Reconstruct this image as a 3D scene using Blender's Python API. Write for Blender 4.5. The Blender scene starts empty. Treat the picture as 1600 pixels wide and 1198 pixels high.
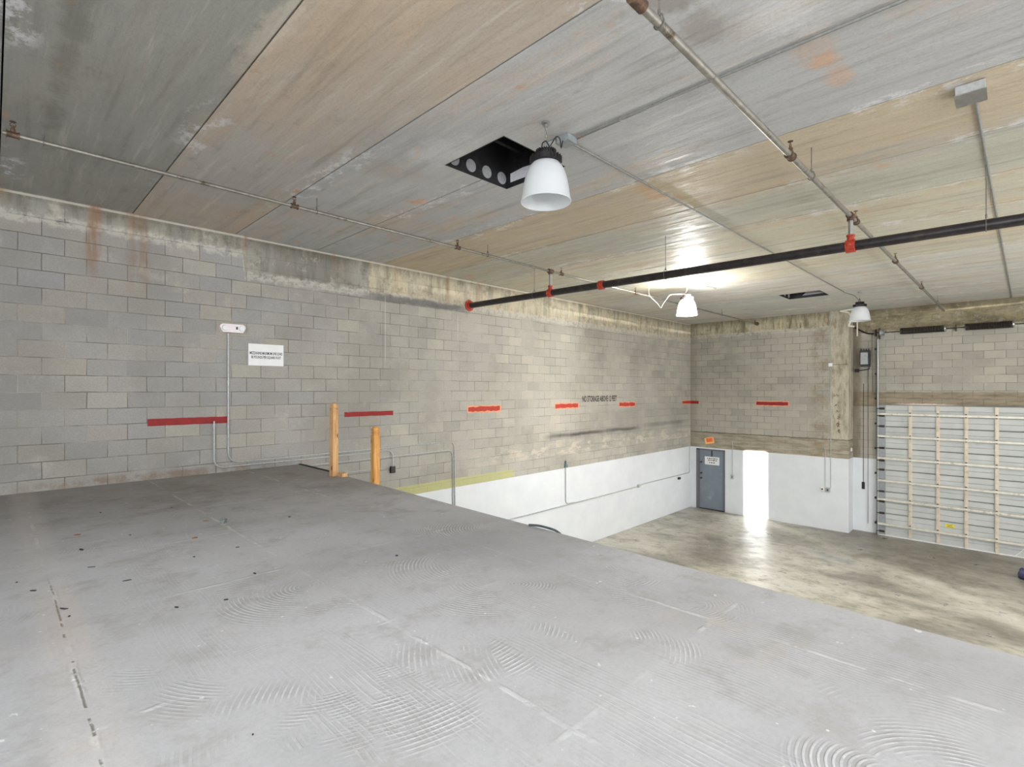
import bpy, bmesh, math, random
from mathutils import Vector, Matrix

# ------------------------------------------------------------------ camera, world, sun, lights, exposure
SC = bpy.context.scene
COL = SC.collection
EYE = 4.09                      # camera height above the lower floor
CF, CS = .7120, .7022           # camera forward direction in plan
cam_d = bpy.data.cameras.new('camera'); cam = bpy.data.objects.new('camera', cam_d); COL.objects.link(cam)
cam_d.sensor_width = 36; cam_d.lens = 801 / 1600 * 36; cam_d.shift_y = 9 / 1600; cam_d.clip_start = .05
cam.location = (0, 0, EYE); cam.rotation_euler = (math.pi / 2, 0, -math.atan2(CF, CS))
SC.camera = cam
SC.view_settings.view_transform = 'Standard'; SC.view_settings.look = 'None'
SC.view_settings.gamma = 1; SC.view_settings.use_curve_mapping = False
SC.view_settings.exposure = 0.6
W = bpy.data.worlds.new('world'); SC.world = W; W.use_nodes = True
W.node_tree.nodes['Background'].inputs[0].default_value = (.75, .85, 1, 1)
W.node_tree.nodes['Background'].inputs[1].default_value = 1.5

sun_d = bpy.data.lights.new('sun', 'SUN'); sun = bpy.data.objects.new('sun', sun_d); COL.objects.link(sun)
sun_d.energy = 26; sun_d.angle = math.radians(.35); sun_d.color = (1, .97, .93)
sun.location = (-5, -20, 8)
sun.rotation_euler = Vector((9.1, 13, -.277)).to_track_quat('-Z', 'Y').to_euler()

def area(name, loc, target, sx, sy, power, color):
    d = bpy.data.lights.new(name, 'AREA'); o = bpy.data.objects.new(name, d); COL.objects.link(o)
    d.shape = 'RECTANGLE'; d.size = sx; d.size_y = sy; d.energy = power; d.color = color
    o.location = loc
    o.rotation_euler = (Vector(target) - Vector(loc)).to_track_quat('-Z', 'Y').to_euler()
    return o
# area lights stand in for daylight from behind and right; overhead pair is added fill
area('daylight_behind', (-5.7, -1.0, 4.65), (6, 3, 5.5), 9, 2.9, 640, (.92, .96, 1))
area('daylight_side', (1.5, -6.7, 4.7), (4, 6, 4.9), 9, 3.0, 300, (.92, .96, 1))
area('fill_overhead_mezzanine', (-1.2, -1.2, 6.2), (-.9, -.9, 0), 4.5, 4.5, 165, (.97, .98, 1))  # added soft fill to brighten the mezzanine floor, not a seen lamp
area('fill_overhead_bay', (9.0, -3.2, 6.2), (9.6, -2.0, 0), 4, 4, 560, (.99, .99, 1))  # added soft fill over the bay, not a seen lamp

area('fill_low_bay', (11.0, -6.7, 1.7), (12, 1.5, 6.3), 9, 3.0, 420, (.98, .99, 1))  # added fill aimed upward to brighten the ceiling, no opening built here

# ------------------------------------------------------------------ helpers
def ray(px, py):
    t = (px - 800) / 801
    return Vector((CF + CS * t, CS - CF * t, (608 - py) / 801))
def atz(px, py, z):
    d = ray(px, py); k = (z - EYE) / d.z; return Vector((d.x * k, d.y * k, z))
def aty(px, py, y):
    d = ray(px, py); k = y / d.y; return Vector((d.x * k, y, EYE + d.z * k))
def atx(px, py, x):
    d = ray(px, py); k = x / d.x; return Vector((x, d.y * k, EYE + d.z * k))

WY, BX, RX, CZ, MZ = 8.12, 17.1, 17.65, 6.35, 2.9   # left wall, back wall, recessed wall, ceiling, mezzanine top
COLY = 3.42                                        # corner of the back wall column

class MB:
    def __init__(s): s.bm = bmesh.new()
    def box(s, a, b, bev=0, mat=None):
        a, b = Vector(a), Vector(b)
        r = bmesh.ops.create_cube(s.bm, size=1)
        vs = r['verts']
        for v in vs:
            v.co = Vector(((a.x + b.x) / 2 + v.co.x * (b.x - a.x), (a.y + b.y) / 2 + v.co.y * (b.y - a.y), (a.z + b.z) / 2 + v.co.z * (b.z - a.z)))
        if mat is not None:
            for v in vs: v.co = mat @ v.co
        if bev > 0:
            es = list({e for v in vs for e in v.link_edges})
            bmesh.ops.bevel(s.bm, geom=es, offset=bev, segments=2, affect='EDGES', profile=.5)
        return s
    def tube(s, pts, r, seg=12, fil=0, cap=True):
        pts = [Vector(p) for p in pts]
        if fil: pts = fillet(pts, fil)
        n = len(pts); rings = []
        t = (pts[1] - pts[0]).normalized()
        u = t.orthogonal().normalized()
        for i, p in enumerate(pts):
            if i == 0: t2 = (pts[1] - pts[0]).normalized()
            elif i == n - 1: t2 = (pts[-1] - pts[-2]).normalized()
            else: t2 = ((pts[i + 1] - p).normalized() + (p - pts[i - 1]).normalized()).normalized()
            q = t.rotation_difference(t2); u = q @ u; t = t2
            w = t.cross(u)
            rr = r[i] if isinstance(r, (list, tuple)) else r
            rings.append([s.bm.verts.new(p + (u * math.cos(a) + w * math.sin(a)) * rr) for a in [2 * math.pi * k / seg for k in range(seg)]])
        for i in range(n - 1):
            for k in range(seg):
                s.bm.faces.new((rings[i][k], rings[i][(k + 1) % seg], rings[i + 1][(k + 1) % seg], rings[i + 1][k]))
        if cap:
            s.bm.faces.new(rings[0][::-1]); s.bm.faces.new(rings[-1])
        return s
    def lathe(s, prof, c=(0, 0, 0), seg=32, axis='Z', closed=False):
        c = Vector(c); rings = []
        for (r, h) in prof:
            ring = []
            for k in range(seg):
                a = 2 * math.pi * k / seg
                x, y = r * math.cos(a), r * math.sin(a)
                v = {'Z': (x, y, h), 'X': (h, x, y), 'Y': (x, h, y)}[axis]
                ring.append(s.bm.verts.new(c + Vector(v)))
            rings.append(ring)
        m = len(rings)
        for i in range(m if closed else m - 1):
            A, B = rings[i], rings[(i + 1) % m]
            for k in range(seg):
                s.bm.faces.new((A[k], A[(k + 1) % seg], B[(k + 1) % seg], B[k]))
        if not closed:
            for R, f in ((rings[0], -1), (rings[-1], 1)):
                if f == -1: s.bm.faces.new(R[::-1])
                else: s.bm.faces.new(R)
        return s
    def prism(s, poly, axis, a, b):
        # poly: 2D points, extruded along axis between a and b
        def P(p, h):
            return {'X': (h, p[0], p[1]), 'Y': (p[0], h, p[1]), 'Z': (p[0], p[1], h)}[axis]
        A = [s.bm.verts.new(P(p, a)) for p in poly]; B = [s.bm.verts.new(P(p, b)) for p in poly]
        n = len(poly)
        s.bm.faces.new(A[::-1]); s.bm.faces.new(B)
        for i in range(n): s.bm.faces.new((A[i], A[(i + 1) % n], B[(i + 1) % n], B[i]))
        return s
    def build(s, name, m=None, parent=None, smooth=False, origin=None):
        bmesh.ops.remove_doubles(s.bm, verts=s.bm.verts, dist=1e-6)
        bmesh.ops.recalc_face_normals(s.bm, faces=s.bm.faces)
        if origin is None and parent is None and s.bm.verts:
            pass
        if origin is not None:
            for v in s.bm.verts: v.co -= Vector(origin)
        me = bpy.data.meshes.new(name); s.bm.to_mesh(me); s.bm.free()
        if smooth:
            for p in me.polygons: p.use_smooth = True
            me.set_sharp_from_angle(angle=math.radians(38))
        o = bpy.data.objects.new(name, me); COL.objects.link(o)
        if m is not None: me.materials.append(m)
        if origin is not None: o.location = origin
        if parent is not None:
            o.parent = parent
            if origin is None: o.matrix_parent_inverse = Matrix.Translation(-world_loc(parent))
            else: o.location = Vector(origin) - world_loc(parent)
        return o
def world_loc(o):
    v = Vector(o.location)
    if o.parent is not None: v = o.matrix_parent_inverse @ v + world_loc(o.parent)
    return v
def fillet(pts, r, n=6):
    out = [pts[0]]
    for i in range(1, len(pts) - 1):
        p, a, b = pts[i], pts[i - 1], pts[i + 1]
        da, db = (a - p), (b - p)
        k = min(r, da.length * .45, db.length * .45)
        if da.normalized().angle(-db.normalized()) < .03: out.append(p); continue
        s, e = p + da.normalized() * k, p + db.normalized() * k
        for j in range(n + 1):
            t = j / n
            out.append(s * (1 - t) ** 2 + p * 2 * t * (1 - t) + e * t * t)
    out.append(pts[-1]); return out
def thing(name, label, cat, loc, group=None):
    o = bpy.data.objects.new(name, None); COL.objects.link(o); o.location = loc; o.empty_display_size = .1
    return tag(o, label, cat, group)
def tag(o, label, cat=None, group=None):
    o['label'] = label
    if cat: o['category'] = cat
    if group: o['group'] = group
    return o
def struct(o, label=None):
    o['kind'] = 'structure'
    if label: o['label'] = label
    return o
def letters(name, lines, size, wx, m, parent, place, depth=.002, leading=1.25, bold=.0, width=None):
    """writing as a mesh; place(u, v, d) -> world point"""
    c = bpy.data.curves.new('t', 'FONT'); c.body = '\n'.join(lines); c.size = size; c.align_x = 'CENTER'; c.align_y = 'CENTER'
    c.space_line = leading; c.extrude = depth / 2; c.offset = bold; c.resolution_u = 3
    o = bpy.data.objects.new('t', c); COL.objects.link(o)
    bpy.context.view_layer.update()
    me = bpy.data.meshes.new_from_object(o.evaluated_get(bpy.context.evaluated_depsgraph_get()))
    bpy.data.objects.remove(o); bpy.data.curves.remove(c)
    xs = [v.co.x for v in me.vertices]; ys = [v.co.y for v in me.vertices]
    cx, cy = (min(xs) + max(xs)) / 2, (min(ys) + max(ys)) / 2
    k = wx if width is None else width / (max(xs) - min(xs))
    bm = bmesh.new(); bm.from_mesh(me); bpy.data.meshes.remove(me)
    for v in bm.verts: v.co = place((v.co.x - cx) * k, v.co.y - cy, v.co.z)
    b = MB(); b.bm.free(); b.bm = bm
    return b.build(name, m, parent)

# ------------------------------------------------------------------ materials
def srgb(r, g, b):
    f = lambda c: (c / 255 / 12.92) if c / 255 <= .04045 else ((c / 255 + .055) / 1.055) ** 2.4
    return (f(r), f(g), f(b), 1)
class NT:
    def __init__(s, name):
        s.m = bpy.data.materials.new(name); s.m.use_nodes = True; s.t = s.m.node_tree
        s.b = s.t.nodes['Principled BSDF']
        g = s.t.nodes.new('ShaderNodeNewGeometry'); s.P = g.outputs['Position']
        x = s.t.nodes.new('ShaderNodeSeparateXYZ'); s.link(s.P, x.inputs[0]); s.x, s.y, s.z = x.outputs
    def link(s, a, b):
        if hasattr(a, 'is_output') or isinstance(a, bpy.types.NodeSocket): s.t.links.new(a, b)
        else: b.default_value = a
    def n(s, typ, ins=(), **kw):
        d = s.t.nodes.new(typ)
        for k, v in kw.items(): setattr(d, k, v)
        for i, v in (ins.items() if isinstance(ins, dict) else enumerate(ins)):
            if v is not None: s.link(v, d.inputs[i])
        return d
    def ma(s, op, a, b=None, c=None, clamp=False):
        d = s.n('ShaderNodeMath', [a, b, c], operation=op); d.use_clamp = clamp; return d.outputs[0]
    def mul(s, a, b): return s.ma('MULTIPLY', a, b)
    def add(s, a, b): return s.ma('ADD', a, b)
    def mx(s, f, a, b, bt='MIX'):
        d = s.t.nodes.new('ShaderNodeMix'); d.data_type = 'RGBA'; d.blend_type = bt; d.clamp_factor = True
        s.link(f, d.inputs[0]); s.link(a, d.inputs[6]); s.link(b, d.inputs[7]); return d.outputs[2]
    def vec(s, x, y, z=0.0): return s.n('ShaderNodeCombineXYZ', [x, y, z]).outputs[0]
    def noise(s, v, sc, det=4, ro=.55, dist=0.0):
        return s.n('ShaderNodeTexNoise', {'Vector': v, 'Scale': sc, 'Detail': det, 'Roughness': ro, 'Distortion': dist}).outputs[0]
    def sm(s, v, a, b, c=0.0, d=1.0):
        q = s.n('ShaderNodeMapRange', {0: v, 1: a, 2: b, 3: c, 4: d}, interpolation_type='SMOOTHSTEP'); return q.outputs[0]
    def win(s, v, a, b, w=.03):
        return s.mul(s.sm(v, a - w, a + w), s.sm(v, b - w, b + w, 1.0, 0.0))
    def ramp(s, f, stops, interp='LINEAR'):
        d = s.t.nodes.new('ShaderNodeValToRGB'); cr = d.color_ramp; cr.interpolation = interp
        while len(cr.elements) > 1: cr.elements.remove(cr.elements[-1])
        cr.elements[0].position = stops[0][0]; cr.elements[0].color = stops[0][1]
        for p, c in stops[1:]:
            e = cr.elements.new(p); e.color = c
        s.link(f, d.inputs[0]); return d.outputs[0]
    def stretch(s, kx, ky, kz):
        return s.n('ShaderNodeVectorMath', {0: s.P, 1: (kx, ky, kz)}, operation='MULTIPLY').outputs[0]
    def bump(s, h, dist=.01, st=1.0):
        d = s.n('ShaderNodeBump', {'Strength': st, 'Distance': dist, 'Height': h}); s.link(d.outputs[0], s.b.inputs['Normal'])
    def out(s, col, rough=.8, metal=0.0, spec=None):
        s.link(col, s.b.inputs['Base Color']); s.link(rough, s.b.inputs['Roughness']); s.link(metal, s.b.inputs['Metallic'])
        if spec is not None: s.link(spec, s.b.inputs['Specular IOR Level'])
        return s.m

def mat_plain(name, rgb, rough=.6, metal=0.0, var=.12, scale=8, tone_mix=None, bump=0):
    t = NT(name); nz = t.noise(t.P, scale, 5, .6)
    d = tuple(c * (1 - var * 2.2) for c in rgb[:3]) + (1,)
    l = tuple(min(1, c * (1 + var)) for c in rgb[:3]) + (1,)
    c = t.ramp(nz, [(.25, d), (.7, l)])
    if tone_mix: c = t.mx(t.sm(t.noise(t.P, scale * .6, 6, .7), .55, .7), c, tone_mix)
    if bump: t.bump(t.noise(t.P, scale * 12, 3), bump)
    return t.out(c, rough, metal)

def mat_block(name, which):
    """concrete block wall with a tie beam on top, stains and white painted dado"""
    t = NT(name)
    u = t.x if which == 'left' else t.y
    wob = t.mul(t.ma('SUBTRACT', t.noise(t.P, 3.0, 2), .5), .012)
    v = t.vec(t.add(u, wob), t.add(t.z, t.add(wob, .01)), 0.0)
    br = t.n('ShaderNodeTexBrick', {'Vector': v, 'Color1': (0, 0, 0, 1), 'Color2': (1, 1, 1, 1), 'Mortar': (.5, .5, .5, 1), 'Scale': 1.0,
             'Mortar Size': .0055, 'Mortar Smooth': .35, 'Bias': 0.0, 'Brick Width': .4064, 'Row Height': .2032}, offset=.5, squash=1.0)
    rnd, mort = br.outputs['Color'], br.outputs['Fac']
    if which == 'left':
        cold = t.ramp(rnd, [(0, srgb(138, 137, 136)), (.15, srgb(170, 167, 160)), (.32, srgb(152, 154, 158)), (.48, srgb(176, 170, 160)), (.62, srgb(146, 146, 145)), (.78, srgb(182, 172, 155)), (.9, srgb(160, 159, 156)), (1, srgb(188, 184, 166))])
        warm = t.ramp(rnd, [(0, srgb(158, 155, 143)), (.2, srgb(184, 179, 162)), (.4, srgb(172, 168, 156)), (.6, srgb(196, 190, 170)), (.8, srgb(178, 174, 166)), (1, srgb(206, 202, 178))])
        col = t.mx(t.sm(t.add(u, t.mul(t.noise(t.P, .5), 5.0)), 4.5, 11.5), cold, warm)  # shift to lighter beige partly paints the warm lamp light into the blocks
    else:
        col = t.ramp(rnd, [(0, srgb(150, 147, 132)), (.25, srgb(182, 177, 158)), (.5, srgb(168, 165, 152)), (.75, srgb(192, 187, 166)), (1, srgb(176, 171, 160))])
    mean = t.mx(t.sm(t.add(u, t.mul(t.noise(t.P, .5), 5.0)), 3.0, 10.0), srgb(157, 153, 149), srgb(182, 178, 170)) if which == 'left' else srgb(172, 168, 160)  # mean tone carries the same painted lamp light towards the far end
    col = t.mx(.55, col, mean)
    # mottling
    big = t.noise(t.P, .8, 6, .62)
    col = t.mx(t.mul(t.sm(big, .42, .68), .35), col, srgb(120, 116, 108))
    col = t.mx(t.mul(t.sm(t.noise(t.P, 2.3, 6, .7), .55, .75), .3), col, srgb(205, 200, 186))
    fine = t.noise(t.P, 60, 3, .7)
    col = t.mx(t.mul(t.sm(fine, .35, .65), .22), col, srgb(110, 108, 104))
    # mortar: mostly a faint darker line, broken
    gm = t.mul(t.mul(mort, t.sm(t.noise(t.P, 1.7, 4, .65), .3, .62)), .75)
    col = t.mx(gm, col, srgb(92, 87, 78))
    col = t.mx(t.mul(t.mul(mort, t.sm(t.noise(t.P, 1.1, 3), .5, .62)), .35), col, srgb(205, 202, 192))
    # tie beam
    str_v = t.stretch(3.2, 3.2, .5)
    edge = t.mul(t.ma('SUBTRACT', t.noise(t.P, 7, 5, .7), .5), .16)
    if which == 'left':
        zb = t.add(t.sm(u, 2.58, 2.62, 6.12, 5.82), edge)
        bc = t.ramp(t.noise(str_v, 1.6, 6, .65), [(.3, srgb(128, 126, 119)), (.45, srgb(152, 150, 142)), (.55, srgb(158, 154, 144)), (.66, srgb(178, 172, 158)), (.75, srgb(160, 135, 105))])
        bc2 = t.ramp(t.noise(str_v, 2.2, 6, .7), [(.3, srgb(140, 132, 112)), (.45, srgb(180, 172, 152)), (.58, srgb(200, 190, 166)), (.7, srgb(176, 148, 114)), (.8, srgb(120, 108, 88))])
        bc = t.mx(t.sm(u, 4.62, 4.66), bc, bc2)
        bc = t.mx(t.mul(t.win(u, 3.0, 4.3, .12), .45), bc, srgb(104, 100, 92))
    elif which == 'recess':
        zb = t.add(5.72, edge)
        bc = t.ramp(t.noise(t.stretch(2, 1.2, 3), 1.6, 6, .68), [(.3, srgb(92, 84, 62)), (.48, srgb(136, 126, 100)), (.6, srgb(160, 150, 124)), (.75, srgb(112, 92, 66))])
    else:
        zb = t.add(5.92, edge)
        bc = t.ramp(t.noise(str_v, 2.4, 6, .7), [(.3, srgb(104, 98, 78)), (.45, srgb(168, 160, 134)), (.56, srgb(190, 182, 156)), (.67, srgb(140, 126, 92)), (.78, srgb(88, 74, 56))])
    bc = t.mx(t.mul(t.sm(t.noise(t.P, 3.8, 7, .75), .5, .64), .55), bc, srgb(112, 104, 90))
    bc = t.mx(t.mul(t.sm(t.noise(t.stretch(1.3, 1.3, 1), 2.7, 6, .75), .54, .66), .5), bc, srgb(206, 202, 190))
    isb = t.sm(t.ma('SUBTRACT', t.z, zb), -.008, .008)
    col = t.mx(isb, col, bc)
    col = t.mx(t.mul(t.mul(t.win(t.ma('SUBTRACT', t.z, zb), -.10, .02, .03), t.sm(t.noise(t.P, 9, 4, .7), .4, .55)), .5), col, srgb(208, 204, 192))
    # dark mould along the very top and pale line
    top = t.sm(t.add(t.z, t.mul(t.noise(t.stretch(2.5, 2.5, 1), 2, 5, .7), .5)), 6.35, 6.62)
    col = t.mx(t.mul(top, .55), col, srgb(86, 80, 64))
    if which == 'left':
        col = t.mx(t.mul(t.win(t.z, 6.318, 6.345, .004), .7), col, srgb(205, 198, 186))
        # rust runs
        for (c0, wd, zlo, st) in ((.02, .10, 6.0, .95), (.88, .06, 5.3, .75), (1.32, .10, 5.2, .45), (2.62, .03, 5.8, .6), (4.0, .03, 5.85, .5), (5.2, .04, 5.7, .6), (6.4, .05, 5.6, .5), (7.2, .04, 5.5, .4)):
            wb = t.mul(t.ma('SUBTRACT', t.noise(t.P, 5, 4), .5), wd * 1.6)
            uu = t.add(u, wb)
            mk = t.mul(t.win(uu, c0 - wd, c0 + wd, wd * .7), t.mul(t.sm(t.z, zlo, zlo + .6), t.sm(t.noise(t.stretch(8, 8, 1.2), 1.5, 4), .3, .55)))
            col = t.mx(t.mul(mk, st), col, srgb(140, 102, 70))
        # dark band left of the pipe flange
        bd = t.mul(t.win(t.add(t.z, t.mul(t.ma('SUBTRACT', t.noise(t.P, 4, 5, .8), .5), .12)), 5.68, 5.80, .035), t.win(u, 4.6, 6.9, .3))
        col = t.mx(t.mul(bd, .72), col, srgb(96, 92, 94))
        # soot smudge
        zz = t.add(t.z, t.mul(t.ma('SUBTRACT', t.noise(t.stretch(1, 1, 1), 1.3, 3), .5), .09))
        sm1 = t.mul(t.win(zz, 2.895, 2.975, .055), t.win(u, 9.55, 13.6, .35))
        sm2 = t.mul(t.win(zz, 2.96, 3.02, .07), t.win(u, 14.1, 16.6, .5))
        col = t.mx(t.mul(t.add(sm1, t.mul(sm2, .7)), t.sm(t.noise(t.stretch(1.6, 1, 2), .8, 3), .3, .55, .6, 1.0)), col, srgb(36, 35, 35))
        # grey wash under the red marks on the far half
        col = t.mx(t.mul(t.mul(t.win(t.z, 2.7, 3.6, .3), t.win(u, 11, 16.9, 1.5)), .35), col, srgb(130, 128, 124))
        # pale mortar smears low on the wall
        col = t.mx(t.mul(t.mul(t.win(t.z, 2.45, 2.75, .08), t.sm(u, 6, 9)), t.mul(t.sm(t.noise(t.stretch(1.2, 1, 3), 2.5, 5, .7), .48, .62), .6)), col, srgb(205, 196, 178))
        # vertical movement joint and hairline drips
        for c0, z0, z1, cc in ((4.98, 4.6, 5.75, srgb(214, 212, 204)), (6.66, 5.1, 5.6, srgb(220, 218, 212)), (4.93, 4.4, 5.5, srgb(100, 96, 90))):
            col = t.mx(t.mul(t.win(u, c0 - .004, c0 + .004, .004), t.mul(t.win(t.z, z0, z1, .1), .7)), col, cc)
        # green-yellow old paint band
        gy = t.mul(t.win(t.add(t.z, t.mul(t.ma('SUBTRACT', t.noise(t.P, 12, 4), .5), .03)), 2.0, 2.285, .004), t.sm(u, 8.2, 8.35, 1.0, 0.0))
        gy = t.mul(gy, t.sm(t.noise(t.P, 9, 4), .28, .5, .7, 1.0))
        col = t.mx(t.mul(gy, .85), col, srgb(186, 186, 128))
    elif which == 'back':
        # concrete column and lower beam
        cedge = t.mul(t.ma('SUBTRACT', t.noise(t.P, 4, 4, .7), .5), .12)
        isc = t.mul(t.sm(t.add(u, cedge), 3.86, 3.92, 1.0, 0.0), 1.0)
        cc = t.ramp(t.noise(t.stretch(2.5, 2.5, .8), 2.0, 7, .7), [(.28, srgb(102, 94, 78)), (.42, srgb(158, 150, 130)), (.56, srgb(188, 182, 164)), (.68, srgb(150, 138, 112))])
        col = t.mx(isc, col, cc)
        lb = t.win(t.add(t.z, t.mul(edge, .5)), 1.9, 2.64, .01)
        lc = t.ramp(t.noise(t.stretch(1, .8, 5), 2.0, 6, .65), [(.3, srgb(108, 100, 84)), (.48, srgb(150, 142, 124)), (.62, srgb(172, 164, 146)), (.75, srgb(128, 110, 84))])
        col = t.mx(t.mul(lb, .9), col, lc)
        col = t.mx(t.mul(t.win(t.add(t.z, t.mul(edge, .4)), 2.615, 2.645, .008), .7), col, srgb(66, 60, 50))
        # rusty tie spots
        sp = t.mul(t.win(u, 3.62, 3.80, .05), t.win(t.z, 2.6, 4.0, .2))
        col = t.mx(t.mul(t.mul(sp, t.sm(t.noise(t.P, 7, 4, .7), .52, .6)), .85), col, srgb(88, 58, 34))
        # brown creep at the joint between blocks and column
        jb = t.mul(t.win(t.add(u, t.mul(edge, 2.0)), 3.9, 4.35, .15), t.sm(t.noise(t.P, 3, 5, .7), .42, .6))
        col = t.mx(t.mul(jb, .45), col, srgb(124, 98, 70))
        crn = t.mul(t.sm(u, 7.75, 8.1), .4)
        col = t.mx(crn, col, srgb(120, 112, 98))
    else:
        ll = t.win(t.add(t.z, t.mul(edge, .3)), 3.6, 4.02, .01)
        lc = t.ramp(t.noise(t.stretch(1, 1, 6), 1.6, 6, .65), [(.3, srgb(102, 90, 72)), (.5, srgb(140, 128, 108)), (.7, srgb(158, 146, 124))])
        col = t.mx(t.mul(ll, .9), col, lc)
        ex = t.mul(t.win(t.add(t.z, t.mul(edge, .7)), 3.64, 3.70, .02), t.win(t.y, 1.3, 2.3, .3))
        col = t.mx(ex, col, srgb(226, 205, 190))
        cn = t.mul(t.sm(t.y, 3.15, 3.3), .75)  # dark corner beside the column: shade and stain painted together
        col = t.mx(cn, col, t.ramp(t.noise(t.stretch(3, 3, 1), 2, 6), [(.3, srgb(84, 72, 58)), (.6, srgb(124, 112, 92)), (.75, srgb(96, 84, 80))]))
    if which == 'left':
        ft = t.mul(t.win(t.add(t.z, t.mul(edge, .6)), 2.8, 2.99, .03), t.win(u, .3, 3.4, .4))
        col = t.mx(t.mul(t.mul(ft, t.sm(t.noise(t.P, 3, 5, .7), .4, .56)), .55), col, srgb(122, 96, 76))
    # white dado
    wn = t.ramp(t.noise(t.P, 2.5, 5), [(.3, srgb(214, 218, 222)), (.7, srgb(222, 226, 229))])
    pm = t.sm(t.add(t.z, t.mul(t.ma('SUBTRACT', t.noise(t.P, 14, 3), .5), .012)), 2.104, 2.108, 1.0, 0.0)
    col = t.mx(pm, col, wn)
    h = t.add(t.mul(t.ma('SUBTRACT', 1.0, mort), t.sm(pm, 0.0, 1.0, 1.0, .04)), t.mul(fine, .35))
    h = t.add(h, t.mul(t.mul(t.noise(t.P, 9, 4), .4), t.sm(pm, 0.0, 1.0, 1.0, .1)))
    t.bump(h, .006, .8)
    return t.out(col, t.mx(pm, (.9, .9, .9, 1), (.5, .5, .5, 1)))

PW = 1.222
def mat_ceiling():
    t = NT('precast_ceiling_concrete')
    k = t.ma('DIVIDE', t.ma('SUBTRACT', t.x, .05), PW)
    idx = t.ma('FLOOR', k)
    G1, G2, T1, T2, L = srgb(160, 161, 156), srgb(182, 180, 173), srgb(196, 172, 144), srgb(190, 168, 136), srgb(206, 204, 196)
    seq = [srgb(158, 157, 150), srgb(190, 177, 162), srgb(190, 190, 189), srgb(184, 185, 186), srgb(196, 182, 158), srgb(194, 192, 178), srgb(200, 196, 176), srgb(202, 199, 182), srgb(200, 194, 174), L, L, srgb(200, 200, 194), srgb(202, 200, 192), srgb(196, 196, 190)]
    f = t.ma('DIVIDE', t.add(idx, 1.5), 16.0)
    base = t.ramp(f, [(0, srgb(150, 152, 150))] + [((i + 1) / 16, c) for i, c in enumerate(seq)], 'CONSTANT')
    # streaks run along the planks (Y)
    n1 = t.noise(t.stretch(1.3, .28, 1), 1.3, 6, .62, .4)
    n2 = t.noise(t.stretch(9, .55, 1), 1.2, 5, .65)
    n3 = t.noise(t.stretch(1, .7, 1), 4.5, 7, .72)
    col = t.mx(t.mul(t.sm(n1, .48, .66), t.mul(t.sm(t.x, 1.1, 1.4, .15, 1.0), .42)), base, srgb(206, 178, 146))
    col = t.mx(t.mul(t.sm(t.noise(t.stretch(.9, .3, 1), 1.0, 5, .6), .5, .68), .5), col, srgb(178, 182, 184))
    col = t.mx(t.mul(t.sm(n2, .5, .72), .32), col, srgb(112, 106, 94))
    col = t.mx(t.mul(t.sm(n2, .3, .44, 1.0, 0.0), .3), col, srgb(222, 218, 208))
    col = t.mx(t.mul(t.sm(n3, .56, .72), .28), col, srgb(128, 116, 98))
    # efflorescence along some seams
    fr = t.ma('FRACT', k)
    near = t.add(t.sm(fr, .06, .2, 1.0, 0.0), t.sm(fr, .82, .97))
    ef = t.mul(near, t.mul(t.sm(t.noise(t.stretch(2, 1.2, 1), 3, 7, .78), .5, .6), t.sm(t.noise(t.P, .45, 2), .46, .56)))
    col = t.mx(t.mul(ef, .75), col, srgb(226, 226, 228))
    # rust spots
    rs = t.mul(t.sm(t.noise(t.stretch(1.5, 1, 1), 1.6, 3, .6), .66, .74), .55)
    col = t.mx(rs, col, srgb(214, 150, 96))
    nz = t.noise(t.P, 3.5, 5, .7)
    def spot(x0, y0, rx, ry, st, c, thr=.9):
        dx = t.ma('DIVIDE', t.ma('SUBTRACT', t.x, x0), rx); dy = t.ma('DIVIDE', t.ma('SUBTRACT', t.y, y0), ry)
        d = t.add(t.ma('SQRT', t.add(t.mul(dx, dx), t.mul(dy, dy))), t.mul(t.ma('SUBTRACT', nz, .5), 2.4))
        return t.mx(t.mul(t.sm(d, .25, 1.0, 1.0, 0.0), st), col, c)
    for a in ((4.02, .95, .13, .13, .5, srgb(216, 158, 104)), (4.3, .9, .2, .12, .4, srgb(214, 160, 112)), (3.8, 1.0, .3, .2, .3, srgb(206, 160, 122)),
              (5.35, 3.0, .32, .18, .45, srgb(206, 152, 100)), (2.75, 1.45, .22, .25, .45, srgb(112, 94, 74)), (3.15, 1.42, .3, .2, .4, srgb(126, 104, 80)),
              (3.35, .35, .3, .3, .5, srgb(158, 120, 82)), (2.9, 4.6, .5, .35, .3, srgb(168, 150, 126)), (.35, 3.0, .10, 4.5, .4, srgb(92, 90, 74)),
              (3.3, 1.0, .5, .25, .45, srgb(226, 226, 230)), (3.0, 3.9, .3, .5, .45, srgb(222, 222, 224)), (1.25, 3.2, .12, 1.2, .4, srgb(224, 210, 190))):
        col = spot(*a)
    seam = t.mul(t.win(fr, .0, .012, .006), .9)
    far = t.sm(fr, .988, .996)
    col = t.mx(t.mul(far, .5), col, srgb(90, 84, 74))
    fine = t.noise(t.P, 45, 3, .7)
    col = t.mx(t.mul(t.sm(fine, .4, .7), .14), col, srgb(100, 98, 92))
    wv = t.noise(t.stretch(3.2, .7, 1), 1.4, 3, .5)
    t.bump(t.add(t.mul(n2, .35), t.add(t.mul(wv, 2.2), t.add(t.mul(fine, .15), t.mul(n3, .5)))), .016, .9)
    return t.out(col, t.add(t.sm(n3, .3, .7, .36, .58), t.mul(n2, .14)), spec=.5)

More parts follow.
